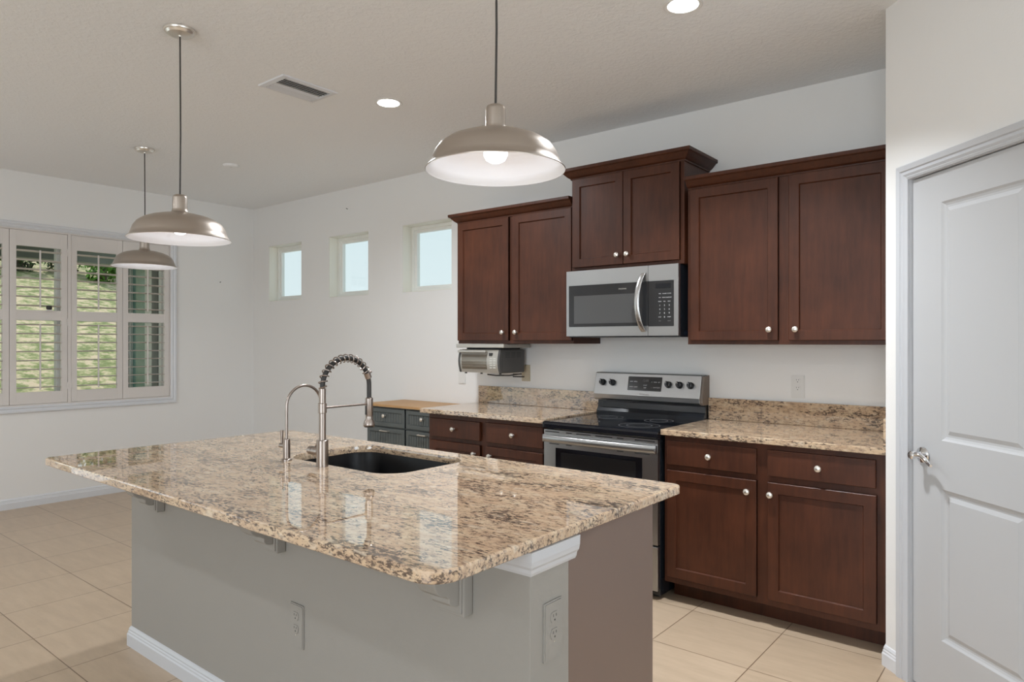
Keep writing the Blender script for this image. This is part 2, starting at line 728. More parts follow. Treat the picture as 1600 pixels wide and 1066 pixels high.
def text_mesh(body, name, mat, parent, size, fn_matrix, extrude=0.0003):
    cu = bpy.data.curves.new('tmp_text', 'FONT')
    cu.body = body
    cu.size = size
    cu.align_x = 'CENTER'
    cu.align_y = 'CENTER'
    cu.extrude = extrude
    to = bpy.data.objects.new('tmp_text', cu)
    COL.objects.link(to)
    dg = bpy.context.evaluated_depsgraph_get()
    me = bpy.data.meshes.new_from_object(to.evaluated_get(dg))
    bpy.data.objects.remove(to)
    bpy.data.curves.remove(cu)
    b = MB()
    t = bmesh.new()
    t.from_mesh(me)
    bpy.data.meshes.remove(me)
    b.add(t, fn_matrix)
    return b.obj(name, mat, parent)


# matrix that stands text up facing -Y
FACE_NEG_Y = Matrix.Rotation(PI / 2, 4, 'X')


def wall_holes(b, u0, u1, v0, v1, holes, fn, th):
    us = sorted({u0, u1} | {h[0] for h in holes} | {h[1] for h in holes})
    vs = sorted({v0, v1} | {h[2] for h in holes} | {h[3] for h in holes})
    t = bmesh.new()

    def inh(a, c):
        return any(h[0] < a < h[1] and h[2] < c < h[3] for h in holes)

    cache = {}

    def V(u, v, w):
        k = (round(u, 5), round(v, 5), round(w, 5))
        if k not in cache:
            cache[k] = t.verts.new(fn(u, v, w))
        return cache[k]

    nu, nv = len(us) - 1, len(vs) - 1
    solid = [[not inh((us[i] + us[i + 1]) / 2, (vs[j] + vs[j + 1]) / 2) for j in range(nv)] for i in range(nu)]
    for i in range(nu):
        for j in range(nv):
            if not solid[i][j]:
                continue
            a, c, d, e = us[i], us[i + 1], vs[j], vs[j + 1]
            t.faces.new((V(a, d, 0), V(c, d, 0), V(c, e, 0), V(a, e, 0)))
            t.faces.new((V(a, d, th), V(a, e, th), V(c, e, th), V(c, d, th)))
            for (di, dj, p, q) in ((-1, 0, (a, d), (a, e)), (1, 0, (c, d), (c, e)), (0, -1, (a, d), (c, d)), (0, 1, (a, e), (c, e))):
                ii, jj = i + di, j + dj
                if ii < 0 or jj < 0 or ii >= nu or jj >= nv or not solid[ii][jj]:
                    t.faces.new((V(p[0], p[1], 0), V(q[0], q[1], 0), V(q[0], q[1], th), V(p[0], p[1], th)))
    bmesh.ops.recalc_face_normals(t, faces=t.faces[:])
    b.add(t)
    return b


# ================================================================== THE ROOM
CH = 2.793
XR, YR = 10.5, -8.5
WB = [(0.292, 0.873), (1.319, 1.896), (2.349, 2.930)]
WZ0, WZ1 = 1.80, 2.373
LW = (-2.62, -0.872, 0.84, 2.325)       # left window opening y0 y1 z0 z1

struct(MB().box(-0.2, XR + 0.2, YR - 0.2, 0.2, -0.1, 0.0).obj('floor', 'floor_tile'))
struct(MB().box(-0.2, XR + 0.2, YR - 0.2, 0.2, CH, CH + 0.1).obj('ceiling', 'ceiling_texture'))

b = MB()
wall_holes(b, 0.0, XR, 0.0, CH, [(a, c, WZ0, WZ1) for a, c in WB], lambda u, v, w: (u, w, v), 0.18)
struct(b.obj('wall_back', 'wall_paint'))
b = MB()
wall_holes(b, YR, 0.18, 0.0, CH, [LW, (-6.75, -3.85, 0.05, 2.35)], lambda u, v, w: (-w, u, v), 0.18)
struct(b.obj('wall_left', 'wall_paint'))
b = MB()
wall_holes(b, -0.18, XR + 0.18, 0.0, CH, [(5.15, 8.65, 0.05, 2.4)], lambda u, v, w: (u, YR - w, v), 0.18)
struct(b.obj('wall_rear', 'wall_paint'))
b = MB()
wall_holes(b, YR, 0.18, 0.0, CH, [(-4.35, -2.05, 0.65, 2.35)], lambda u, v, w: (XR + w, u, v), 0.18)
struct(b.obj('wall_right', 'wall_paint'))

# pantry: stub wall at the end of the cabinet run, then a 45 degree wall with the door
PX, PY = 6.164, -0.706
S2 = math.sqrt(0.5)


def pw(s, w, z):
    """pantry wall coordinates: s along the wall, w out into the room, z up"""
    return (PX + s * S2 - w * S2, PY - s * S2 - w * S2, z)


DS0, DS1, DZ = 0.152, 0.852, 2.03
b = MB()
b.box(PX, PX + 0.12, PY, 0.0, 0.0, CH)
struct(b.obj('wall_stub', 'wall_paint'))
b = MB()
PL = 1.02
wall_holes(b, 0.0, PL, 0.0, CH, [(DS0 - 0.012, DS1 + 0.012, -0.01, DZ + 0.012)], lambda u, v, w: pw(u, -w, max(v, 0.0)), 0.12)
struct(b.obj('wall_pantry', 'wall_paint'))
e = pw(PL, 0, 0)
b = MB().box(e[0] - 0.0, XR, e[1], e[1] + 0.12, 0.0, CH)
struct(b.obj('wall_hall', 'wall_paint'))

# baseboards
BB = [(0, 0), (0.0145, 0), (0.0145, 0.052), (0.011, 0.058), (0.011, 0.064), (0.008, 0.069), (0.0085, 0.075), (0.004, 0.085), (0, 0.088)]


def board(name, path):
    return struct(MB().sweep(path, BB, lambda u, v, h: (u, v, h)).obj(name, 'white_trim'))


board('baseboard_left', [(0, -3.84), (0, 0)][::-1])
board('baseboard_back', [(2.34, 0), (0.02, 0)])
q0 = pw(0, 0, 0)
q1 = pw(DS0 - 0.066, 0, 0)
board('baseboard_pantry', [(q1[0], q1[1]), (q0[0], q0[1]), (PX, -0.60)])
q2 = pw(DS1 + 0.066, 0, 0)
q3 = pw(PL, 0, 0)
board('baseboard_hall', [(XR, q3[1]), (q3[0], q3[1]), (q2[0], q2[1])])

# ---- small high windows of the back wall
for i, (a, c) in enumerate(WB):
    r = struct_empty('window_%d' % (i + 1), (a, 0.10, WZ0))
    r['label'] = ['small square high window nearest the room corner, pale glass',
                  'small square high window in the middle of the three, pale glass',
                  'small square high window beside the wall cabinets, pale glass'][i]
    b = MB()
    W = 0.001
    pr = [(0, 0), (0, -0.05), (0.030, -0.05), (0.034, -0.040), (0.055, -0.036), (0.055, 0)]
    b.sweep([(a + W, WZ0 + W), (c - W, WZ0 + W), (c - W, WZ1 - W), (a + W, WZ1 - W)], pr, lambda u, v, h: (u, 0.150 + h, v), closed=True)
    b.obj('window_frame', 'vinyl', r)
    b = MB().box(a + 0.05, c - 0.05, 0.128, 0.134, WZ0 + 0.05, WZ1 - 0.05)
    b.obj('pane', 'window_glass', r)
    b = MB()
    b.box(a + W, a + 0.004, 0.002, 0.099, WZ0 + W, WZ1 - W)
    b.box(c - 0.004, c - W, 0.002, 0.099, WZ0 + W, WZ1 - W)
    b.box(a + 0.004, c - 0.004, 0.002, 0.099, WZ1 - 0.004, WZ1 - W)
    b.box(a + 0.004, c - 0.004, 0.002, 0.099, WZ0 + W, WZ0 + 0.004)
    b.obj('window_reveal', 'reveal_paint', r)

# ---- shuttered window of the left wall
y0, y1, z0, z1 = LW
r = struct_empty('window_4', (-0.1, y0, z0))
r['label'] = 'wide double window in the left wall behind the plantation shutters'
mid = (y0 + y1) / 2
for (p, q) in ((y0 + .001, mid - 0.02), (mid + 0.02, y1 - .001)):
    b = MB()
    pr = [(0, -0.03), (0, 0.03), (0.045, 0.03), (0.045, -0.03)]
    b.sweep([(p, z0 + .001), (q, z0 + .001), (q, z1 - .001), (p, z1 - .001)], pr, lambda u, v, h: (-0.13 + h, u, v), closed=True)
    zm = (z0 + z1) / 2
    b.box(-0.15, -0.11, p + 0.045, q - 0.045, zm - 0.02, zm + 0.02)
    b.obj('window_frame', 'vinyl', r)
    MB().box(-0.133, -0.127, p + 0.04, q - 0.04, z0 + 0.04, z1 - 0.04).obj('pane', 'window_glass', r)
MB().box(-0.16, -0.10, mid - 0.02, mid + 0.02, z0 + .001, z1 - .001).obj('mullion', 'vinyl', r)
# casing
CP = [(0.0, 0.0), (0.0, 0.012), (0.012, 0.02), (0.024, 0.014), (0.036, 0.024), (0.05, 0.024), (0.055, 0.012), (0.055, 0.0)]
b = MB()
b.sweep([(y0 + 0.004, z0 + 0.002), (y0 + 0.004, z1 - 0.004), (y1 - 0.004, z1 - 0.004), (y1 - 0.004, z0 + 0.002)], CP, lambda u, v, h: (h, u, v), closed=True)
struct(b.obj('trim_1', 'white_trim'), 'white moulded casing around the shuttered window')
# sub-frame of the shutters
b = MB()
b.sweep([(y0 + .002, z0 + .002), (y1 - .002, z0 + .002), (y1 - .002, z1 - .002), (y0 + .002, z1 - .002)],
        [(0, -0.06), (0, 0.004), (0.012, 0.004), (0.012, -0.06)], lambda u, v, h: (h, u, v), closed=True)
b.box(-0.06, 0.008, mid - 0.012, mid + 0.012, z0 + .014, z1 - .014)
struct(b.obj('trim_2', 'shutter_paint'), 'shutter frame with a centre post set in the window opening')


def shutter(p, q, label, flip):
    t = thing('plantation_shutter', label, 'shutter', (0.0, (p + q) / 2, z0 + 0.014), 'plantation shutters in the left window')
    zb, zt = z0 + 0.016, z1 - 0.016
    st = 0.047
    XB, XF = -0.026, 0.003
    r0, r1, r2, r3 = 0.956, 1.562, 1.646, 2.181
    b = MB()
    b.box(XB, XF, p, p + st, zb, zt, 0.002)
    b.box(XB, XF, q - st, q, zb, zt, 0.002)
    b.box(XB + .001, XF - .001, p + st - .001, q - st + .001, zb, r0)
    b.box(XB + .001, XF - .001, p + st - .001, q - st + .001, r1, r2)
    b.box(XB + .001, XF - .001, p + st - .001, q - st + .001, r3, zt)
    b.obj('shutter_frame', 'shutter_paint', t)
    for (za, zc, n) in ((r0, r1, 8), (r2, r3, 7)):
        b = MB()
        pitch = (zc - za) / n
        for k in range(n):
            zz = za + pitch * (k + 0.5)
            tilt = math.radians(7)
            poly = []
            for j in range(14):
                a = 2 * PI * j / 14
                u, v = 0.031 * math.cos(a), 0.0046 * math.sin(a)
                poly.append((u * math.cos(tilt) - v * math.sin(tilt), u * math.sin(tilt) + v * math.cos(tilt)))
            b.prism(poly, lambda u, v, h, zz=zz: (-0.0115 + u, h, zz + v), p + st + 0.001, q - st - 0.001)
        b.obj('louvers', 'shutter_paint', t, SM)
        ym = (p + q) / 2
        MB().box(0.020, 0.031, ym - 0.006, ym + 0.006, za + 0.02, zc - 0.03, 0.002).obj('tilt_rod', 'shutter_paint', t)
    he = q if flip else p
    for zz in (1.0, 1.55, 2.15):
        MB().tube([(0.006, he, zz - 0.03), (0.006, he, zz + 0.03)], 0.004, 8).obj('hinge', 'shutter_paint', t)
    return t


g = 0.003
w2 = (mid - 0.013) - (y0 + 0.016)
hw = w2 / 2
shutter(y0 + 0.016, y0 + 0.016 + hw - g / 2, 'white louvered shutter panel cut off by the left edge of the photo', False)
shutter(y0 + 0.016 + hw + g / 2, mid - 0.014, 'white louvered shutter panel with a small dark sensor on its middle rail', True)
shutter(mid + 0.014, mid + 0.014 + hw - g / 2, 'white louvered shutter panel just right of the window centre post, lawn behind it', False)
shutter(mid + 0.014 + hw + g / 2, y1 - 0.016, 'rightmost white louvered shutter panel, next to the bare wall, grey-green house wall behind', True)

t = thing('window_sensor', 'small dark round sensor on the middle rail of the left shutter', 'sensor', (0.026, -1.905, 1.646))
MB().lathe([(0, 0), (0.014, 0), (0.020, 0.006), (0.022, 0.016), (0.021, 0.026), (0.016, 0.034), (0, 0.036)], at((0.026, -1.905, 1.652)), 24).obj('sensor_body', 'slot_dark', t, SM)
MB().box(0.0035, 0.05, -1.925, -1.885, 1.642, 1.651, 0.002).obj('sensor_bracket', 'white_plastic', t)

# ---- pantry door
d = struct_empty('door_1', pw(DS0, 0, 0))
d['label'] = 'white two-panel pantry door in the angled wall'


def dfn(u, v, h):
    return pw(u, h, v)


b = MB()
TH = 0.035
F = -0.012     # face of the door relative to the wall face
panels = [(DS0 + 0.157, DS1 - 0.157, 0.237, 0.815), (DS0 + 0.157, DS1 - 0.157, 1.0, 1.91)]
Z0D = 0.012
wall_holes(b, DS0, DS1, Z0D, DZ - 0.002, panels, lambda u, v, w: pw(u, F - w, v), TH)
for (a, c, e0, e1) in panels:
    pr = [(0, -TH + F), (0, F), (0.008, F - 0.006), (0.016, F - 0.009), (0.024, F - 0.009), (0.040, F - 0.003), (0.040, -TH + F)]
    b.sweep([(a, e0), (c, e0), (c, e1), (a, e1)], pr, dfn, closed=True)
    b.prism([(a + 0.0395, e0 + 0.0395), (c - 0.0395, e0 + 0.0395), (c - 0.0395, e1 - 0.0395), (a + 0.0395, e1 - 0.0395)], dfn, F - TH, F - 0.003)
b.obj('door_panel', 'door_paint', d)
# lever handle
hs, hz = DS0 + 0.062, 0.93
nrm = Vector(pw(0, 1, 0)) - Vector(pw(0, 0, 0))
b = MB()
b.lathe([(0, 0), (0.031, 0), (0.033, 0.004), (0.030, 0.009), (0.020, 0.013), (0.014, 0.016), (0.012, 0.020), (0.012, 0.040), (0.016, 0.044), (0.016, 0.056), (0.012, 0.060), (0, 0.061)],
        at(pw(hs, F, hz), nrm), 32)
pts = []
rad = []
for k in range(15):
    f = k / 14
    s = hs - 0.004 + 0.112 * f
    z = hz + 0.010 * math.sin(f * PI * 1.6) - 0.014 * f
    w = F + 0.050 - 0.012 * math.sin(f * PI * 0.9) + 0.006 * f
    pts.append(pw(s, w, z))
    rad.append(0.0095 - 0.003 * f + (0.0 if f < 0.93 else -0.001))
b.tube(pts, rad, 14)
b.obj('door_handle', 'chrome', d, SM)
# jamb + casing
b = MB()
J = [(0.0, -0.118), (0.0, 0.0), (0.011, 0.0), (0.011, -0.118)]
b.sweep([(DS0 - 0.0015, 0.0), (DS0 - 0.0015, DZ + 0.0015), (DS1 + 0.0015, DZ + 0.0015), (DS1 + 0.0015, 0.0)], [(o, h) for o, h in J], dfn)
CP2 = [(0.002, 0.0), (0.002, 0.008), (0.010, 0.012), (0.013, 0.010), (0.022, 0.016), (0.034, 0.013), (0.038, 0.019), (0.056, 0.021), (0.061, 0.017), (0.064, 0.0)]
b.sweep([(DS0 - 0.002, 0.0), (DS0 - 0.002, DZ + 0.002), (DS1 + 0.002, DZ + 0.002), (DS1 + 0.002, 0.0)], CP2, dfn)
struct(b.obj('trim_3', 'white_trim_shaded'), 'white moulded door casing on the angled wall')

# ---- unseen patio door added in the left wall for daylight
r = struct_empty('window_5', (-0.1, -6.75, 0.05))
b = MB()
b.sweep([(-6.749, 0.051), (-3.851, 0.051), (-3.851, 2.349), (-6.749, 2.349)], [(0, -0.04), (0, 0.04), (0.06, 0.04), (0.06, -0.04)], lambda u, v, h: (-0.1 + h, u, v), closed=True)
b.box(-0.13, -0.07, -5.34, -5.26, 0.11, 2.29)
b.obj('window_frame', 'vinyl', r)

r = struct_empty('window_7', (XR + 0.1, -4.35, 0.65))  # unseen window added in the right wall as a daylight source
b = MB()
b.sweep([(-4.349, 0.651), (-2.051, 0.651), (-2.051, 2.349), (-4.349, 2.349)], [(0, -0.04), (0, 0.04), (0.06, 0.04), (0.06, -0.04)], lambda u, v, h: (XR + 0.1 + h, u, v), closed=True)
b.obj('window_frame', 'vinyl', r)

r = struct_empty('window_8', (5.15, YR - 0.1, 0.05))  # unseen glazed opening added in the rear wall for daylight
b = MB()
b.sweep([(5.151, 0.051), (8.649, 0.051), (8.649, 2.399), (5.151, 2.399)], [(0, -0.04), (0, 0.04), (0.06, 0.04), (0.06, -0.04)], lambda u, v, h: (u, YR - 0.1 + h, v), closed=True)
b.obj('window_frame', 'vinyl', r)

# ================================================================== CABINETS
KN = [(0, 0), (0.0075, 0), (0.0065, 0.004), (0.0055, 0.010), (0.007, 0.013), (0.0135, 0.017), (0.0155, 0.021), (0.0145, 0.026), (0.009, 0.030), (0, 0.031)]


def knob(x, y, z, parent):
    return MB().lathe(KN, at((x, y, z), (0, -1, 0)), 24).obj('knob', 'knob_nickel', parent, SM)


CROWN = [(0, 0.0), (0.006, 0.0), (0.008, 0.008), (0.013, 0.011), (0.020, 0.016), (0.031, 0.027), (0.042, 0.040), (0.046, 0.044),
         (0.053, 0.046), (0.056, 0.050), (0.056, 0.066), (0.0, 0.066)]


def upper(label, x0, x1, z0, z1, dep, doors, knobs, crown_path, crown_z, rail=0.055):
    t = thing('wall_cabinet', label, 'cabinet', ((x0 + x1) / 2, -dep / 2, z0))
    yf = -dep
    b = MB().box(x0, x1, yf, -0.001, z0, z1, 0.001)
    b.obj('cabinet_body', 'cherry', t)
    for (a, c), kx in zip(doors, knobs):
        dd = MB().shaker(a, c, z0 + 0.022, z1 - 0.012, yf - 0.001, 0.019, rail).obj('door', 'cherry', t)
        knob(kx, yf - 0.020, z0 + 0.078, dd)
    MB().sweep(crown_path, CROWN, lambda u, v, h: (u, v, crown_z + h)).obj('crown_moulding', 'cherry', t)
    return t


UD = 0.325
upper('left dark cherry two-door wall cabinet above the under-cabinet toaster oven', 3.312, 4.317, 1.365, 2.246, UD,
      [(3.318, 3.793), (3.832, 4.312)], [3.752, 3.866], [(4.316, -UD), (3.312, -UD), (3.312, -0.002)][::-1] and [(3.312, -0.002), (3.312, -UD), (4.316, -UD)][::-1], 2.236)
upper('right dark cherry two-door wall cabinet against the white pantry wall', 5.094, 6.160, 1.363, 2.246, UD,
      [(5.115, 5.598), (5.652, 6.130)], [5.558, 5.690], [(6.160, -UD), (5.096, -UD)], 2.236)
MD = 0.345
upper('short tall-crowned cherry wall cabinet above the microwave', 4.319, 5.081, 1.822, 2.412, MD,
      [(4.335, 4.694), (4.698, 5.058)], [4.662, 4.730], [(5.081, -0.002), (5.081, -MD), (4.319, -MD), (4.319, -0.002)], 2.402)


def base(label, x0, x1, doors, drawers, extra=None):
    t = thing('base_cabinet', label, 'cabinet', ((x0 + x1) / 2, -0.3, 0.0))
    FY = -0.61
    b = MB()
    b.box(x0, x1, FY, -0.002, 0.1, 0.883, 0.001)
    b.obj('cabinet_body', 'cherry', t)
    MB().box(x0 + 0.002, x1 - 0.001, -0.50, -0.02, 0.0, 0.0995).obj('toe_kick', 'cherry', t)
    for (a, c, z0, z1, kx, kz) in doors:
        dd = MB().shaker(a, c, z0, z1, FY - 0.001, 0.019).obj('door', 'cherry', t)
        knob(kx, FY - 0.020, kz, dd)
    for (a, c, z0, z1) in drawers:
        dd = MB().box(a, c, FY - 0.020, FY - 0.001, z0, z1, 0.003).obj('drawer', 'cherry', t)
        knob((a + c) / 2, FY - 0.020, (z0 + z1) / 2, dd)
    return t


base('right cherry base cabinet between the range and the white pantry wall', 5.092, 6.160,
     [(5.112, 5.586, 0.133, 0.700, 5.545, 0.643), (5.640, 6.113, 0.133, 0.700, 5.657, 0.643)],
     [(5.112, 5.586, 0.729, 0.856), (5.640, 6.110, 0.731, 0.857)])
base('left cherry base cabinet between the grey cabinet and the range', 3.300, 4.316,
     [(3.326, 3.786, 0.133, 0.700, 3.745, 0.643), (3.838, 4.298, 0.133, 0.700, 3.880, 0.643)],
     [(3.326, 3.786, 0.729, 0.852), (3.838, 4.298, 0.729, 0.856)])


def counter(label, x0, x1, splash_x0, side):
    t = thing('countertop', label, 'countertop', ((x0 + x1) / 2, -0.33, 0.884))
    MB().box(x0, x1, -0.650, -0.001, 0.884, 0.914, 0.003).obj('slab', 'granite', t)
    MB().box(splash_x0, x1, -0.022, -0.001, 0.9145, 1.042, 0.002).obj('backsplash', 'granite', t)
    if side:
        MB().box(x1 - 0.021, x1 - 0.0005, -0.640, -0.0225, 0.9145, 1.042, 0.002).obj('side_splash', 'granite', t)
    return t


counter('speckled granite countertop left of the range with its backsplash', 3.245, 4.322, 3.235, False)
counter('speckled granite countertop right of the range with its backsplash', 5.086, 6.163, 5.086, True)

# grey free-standing cabinet
t = thing('sideboard', 'grey panelled cabinet with a wooden top at the end of the kitchen run', 'cabinet', (2.83, -0.21, 0.0))
gx0, gx1, gy = 2.382, 3.236, -0.40
MB().box(gx0, gx1, gy, -0.01, 0.06, 0.868, 0.002).obj('cabinet_body', 'grey_cabinet', t)
MB().box(gx0 - 0.012, gx1 + 0.004, gy - 0.028, -0.004, 0.8685, 0.888, 0.003).obj('wooden_top', 'butcher_block', t)
MB().box(gx0 + 0.03, gx1 - 0.03, gy + 0.04, -0.03, 0.0, 0.0595).obj('plinth', 'grey_cabinet', t)
gm = 2.838


def beadboard(a, c, z0_, z1_, name):
    b = MB().shaker(a, c, z0_, z1_, gy - 0.001, 0.018, 0.035, 0.007)
    n = 12
    for k in range(n):
        u0 = a + 0.036 + (c - a - 0.072) * k / n
        u1 = a + 0.036 + (c - a - 0.072) * (k + 1) / n
        b.box(u0 + 0.0015, u1 - 0.0015, gy - 0.0145, gy - 0.008, z0_ + 0.036, z1_ - 0.036)
    return b.obj(name, 'grey_cabinet', t)


for (a, c) in ((gx0 + 0.012, gm - 0.006), (gm + 0.010, gx1 - 0.008)):
    dd = beadboard(a, c, 0.715, 0.858, 'drawer')
    knob((a + c) / 2, gy - 0.019, 0.800, dd)
    dd = beadboard(a, c, 0.08, 0.703, 'door')
    xm = (a + c) / 2
    b = MB()
    b.tube([(xm - 0.045, gy - 0.019, 0.682), (xm - 0.045, gy - 0.038, 0.682), (xm + 0.045, gy - 0.038, 0.682), (xm + 0.045, gy - 0.019, 0.682)], 0.005, 10)
    b.obj('pull', 'knob_nickel', dd, SM)

# ================================================================== RANGE
t = thing('range', 'stainless electric range with black glass cooktop and rear control panel', 'stove', (4.703, -0.33, 0.0))
rx0, rx1 = 4.327, 5.081
ry = -0.635
MB().box(rx0 + 0.002, rx1 - 0.002, ry, -0.03, 0.02, 0.868, 0.002).obj('range_body', 'black_enamel', t)
for xx in (rx0 + 0.05, rx1 - 0.05):
    for yy in (-0.58, -0.08):
        MB().lathe([(0, 0), (0.018, 0), (0.018, 0.0195), (0, 0.0195)], at((xx, yy, 0)), 16).obj('foot', 'black_rubber', t)
# cooktop with rolled front edge
prof = [(-0.625, 0.862), (-0.668, 0.862), (-0.674, 0.868), (-0.674, 0.888), (-0.668, 0.899), (-0.655, 0.904), (-0.075, 0.904), (-0.075, 0.869), (-0.62, 0.869)]
ct = MB().prism(prof, lambda u, v, h: (h, u, v), rx0, rx1).obj('cooktop', 'black_glass', t)
for (bx, by, br) in ((4.53, -0.52, 0.085), (4.88, -0.50, 0.115), (4.52, -0.24, 0.095), (4.86, -0.22, 0.085)):
    b = MB()
    for rr in (br, br * 0.62):
        b.lathe([(rr - 0.0012, 0), (rr + 0.0012, 0), (rr + 0.0012, 0.0004), (rr - 0.0012, 0.0004)], at((bx, by, 0.9041)), 64, closed=True)
    b.obj('burner_ring', 'burner_ring', ct)
# back guard
prof = [(-0.004, 0.870), (-0.074, 0.870), (-0.074, 0.925), (-0.058, 0.950), (-0.052, 0.985), (-0.052, 1.0), (-0.004, 1.0)]
bgd = MB().prism(prof, lambda u, v, h: (h, u, v), rx0 + 0.006, rx1 + 0.0).obj('back_riser', 'black_enamel', t)
prof = [(-0.004, 1.001), (-0.096, 1.001), (-0.105, 1.010), (-0.110, 1.038), (-0.078, 1.172), (-0.070, 1.178), (-0.004, 1.178)]
cp = MB().prism(prof, lambda u, v, h: (h, u, v), rx0 + 0.004, rx1 - 0.012, 0.003).obj('control_panel', 'stainless', t)
MB().prism([(-0.003, 0.998), (-0.090, 0.998), (-0.100, 1.012), (-0.104, 1.036), (-0.072, 1.170), (-0.003, 1.176)], lambda u, v, h: (h, u, v), rx1 - 0.0115, rx1 + 0.004).obj('end_cap', 'unit_side', t)
# face of control panel is a plane from (y -.110, z 1.038) to (-.078, 1.172)
fd = Vector((0, 0.032, 0.134)).normalized()
fnm = Vector((0, -0.134, 0.032)).normalized()


def cpt(x, f, o=0.0):
    p = Vector((x, -0.110, 1.038)) + fd * (0.1378 * f) + fnm * o
    return p


PM = Matrix(((1, 0, 0, 0), (0, fd.y, fnm.y, 0), (0, fd.z, fnm.z, 0), (0, 0, 0, 1)))


def panel_mat(x, f, o):
    return Matrix.Translation(cpt(x, f, o)) @ PM


for kx in (4.395, 4.468, 4.862, 4.935, 5.006):
    b = MB()
    b.lathe([(0, 0), (0.021, 0), (0.021, 0.008), (0.018, 0.014), (0.017, 0.026), (0.0, 0.028)], panel_mat(kx, 0.56, 0.0005), 28)
    tb = bmesh.new()
    bmesh.ops.create_cube(tb, size=1)
    for v in tb.verts:
        v.co = Vector((v.co.x * 0.008, v.co.y * 0.036, 0.030 + v.co.z * 0.012))
    b.add(tb, panel_mat(kx, 0.56, 0.0005) @ Matrix.Rotation(0.35, 4, 'Z'))
    kb = b.obj('knob', 'black_enamel', cp, SM)
    b = MB()
    tb = bmesh.new()
    bmesh.ops.create_cube(tb, size=1)
    for v in tb.verts:
        v.co = Vector((v.co.x * 0.002, 0.010 + v.co.y * 0.012, 0.0365 + v.co.z * 0.0008))
    b.add(tb, panel_mat(kx, 0.56, 0.0005) @ Matrix.Rotation(0.35, 4, 'Z'))
    b.obj('pointer', 'ink_white', kb)
b = MB()
b.prism(rrect(-0.123, 0.112, -0.045, 0.045, 0.004, 3), lambda u, v, h: tuple(panel_mat(4.703, 0.56, 0) @ Vector((u, v, h))), 0.0003, 0.002)
disp = b.obj('display', 'microwave_glass', cp)
M = panel_mat(4.703, 0.56, 0.0023)
for txt, u, v, sz, mt in (('12:00', 0.0, 0.020, 0.020, 'ink_grey'), ('START', 0.0, -0.010, 0.009, 'ink_white'), ('OFF', 0.0, -0.026, 0.010, 'ink_white'),
                          ('BAKE', -0.098, 0.012, 0.009, 'ink_white'), ('BROIL', -0.068, 0.012, 0.009, 'ink_white'),
                          ('WARM', -0.098, -0.022, 0.009, 'ink_white'), ('CLEAN', -0.066, -0.022, 0.009, 'ink_white'),
                          ('+', 0.044, 0.012, 0.014, 'ink_white'), ('TIMER', 0.068, 0.012, 0.009, 'ink_white'), ('SET', 0.094, 0.012, 0.009, 'ink_white'),
                          ('-', 0.044, -0.022, 0.014, 'ink_white'), ('CLOCK', 0.068, -0.022, 0.008, 'ink_white'), ('LIGHT', 0.094, -0.022, 0.008, 'ink_white')):
    text_mesh(txt, 'button_lettering', mt, disp, sz, M @ Matrix.Translation((u, v, 0)))
text_mesh('FRIGIDAIRE', 'lettering', 'unit_side', cp, 0.013, panel_mat(4.703, 0.07, 0.0006))
# oven door
dy = -0.662
b = MB()
wall_holes(b, rx0 + 0.004, rx1 - 0.004, 0.295, 0.856, [(4.414, 4.985, 0.42, 0.752)], lambda u, v, w: (u, dy + w, v), 0.026)
od = b.obj('oven_door', 'stainless', t)
MB().box(4.4145, 4.9845, dy + 0.001, dy + 0.024, 0.4205, 0.7515).obj('window_border', 'black_glass', od)
MB().box(4.452, 4.945, dy - 0.0006, dy + 0.0009, 0.46, 0.728).obj('door_window', 'oven_window', od)
b = MB()
hp = []
for k in range(11):
    f = k / 10
    hp.append((rx0 + 0.012 + (rx1 - rx0 - 0.024) * f, dy - 0.016 - 0.020 * math.sin(PI * f) ** 0.6, 0.806))
# broad flattened bar
tb = bmesh.new()
rings = []
for (hx, hy, hzz) in hp:
    rings.append([tb.verts.new((hx, hy + 0.011 * math.cos(a), hzz + 0.021 * math.sin(a))) for a in [2 * PI * k / 16 for k in range(16)]])
for A, Bq in zip(rings[:-1], rings[1:]):
    for k in range(16):
        tb.faces.new((A[k], A[(k + 1) % 16], Bq[(k + 1) % 16], Bq[k]))
tb.faces.new(rings[0][::-1])
tb.faces.new(rings[-1])
bmesh.ops.recalc_face_normals(tb, faces=tb.faces[:])
b.add(tb)
b.box(rx0 + 0.006, rx0 + 0.03, dy - 0.022, dy - 0.0005, 0.785, 0.828, 0.004)
b.box(rx1 - 0.03, rx1 - 0.006, dy - 0.022, dy - 0.0005, 0.785, 0.828, 0.004)
b.obj('handle', 'stainless', od, SM)
for (a, c) in ((4.34, 4.44), (4.49, 4.53), (4.56, 4.66), (4.69, 4.80), (4.83, 4.87), (4.94, 5.06)):
    MB().box(a, c, dy - 0.0012, dy + 0.004, 0.842, 0.848).obj('vent_slot', 'slot_dark', od)
for (a, c) in ((4.37, 4.44), (4.49, 4.53), (4.83, 4.87), (4.94, 5.03)):
    MB().box(a, c, dy - 0.0012, dy + 0.004, 0.772, 0.777).obj('vent_slot', 'slot_dark', od)
MB().box(rx0 + 0.004, rx1 - 0.004, dy, ry - 0.001, 0.05, 0.286, 0.004).obj('storage_drawer', 'stainless', t)

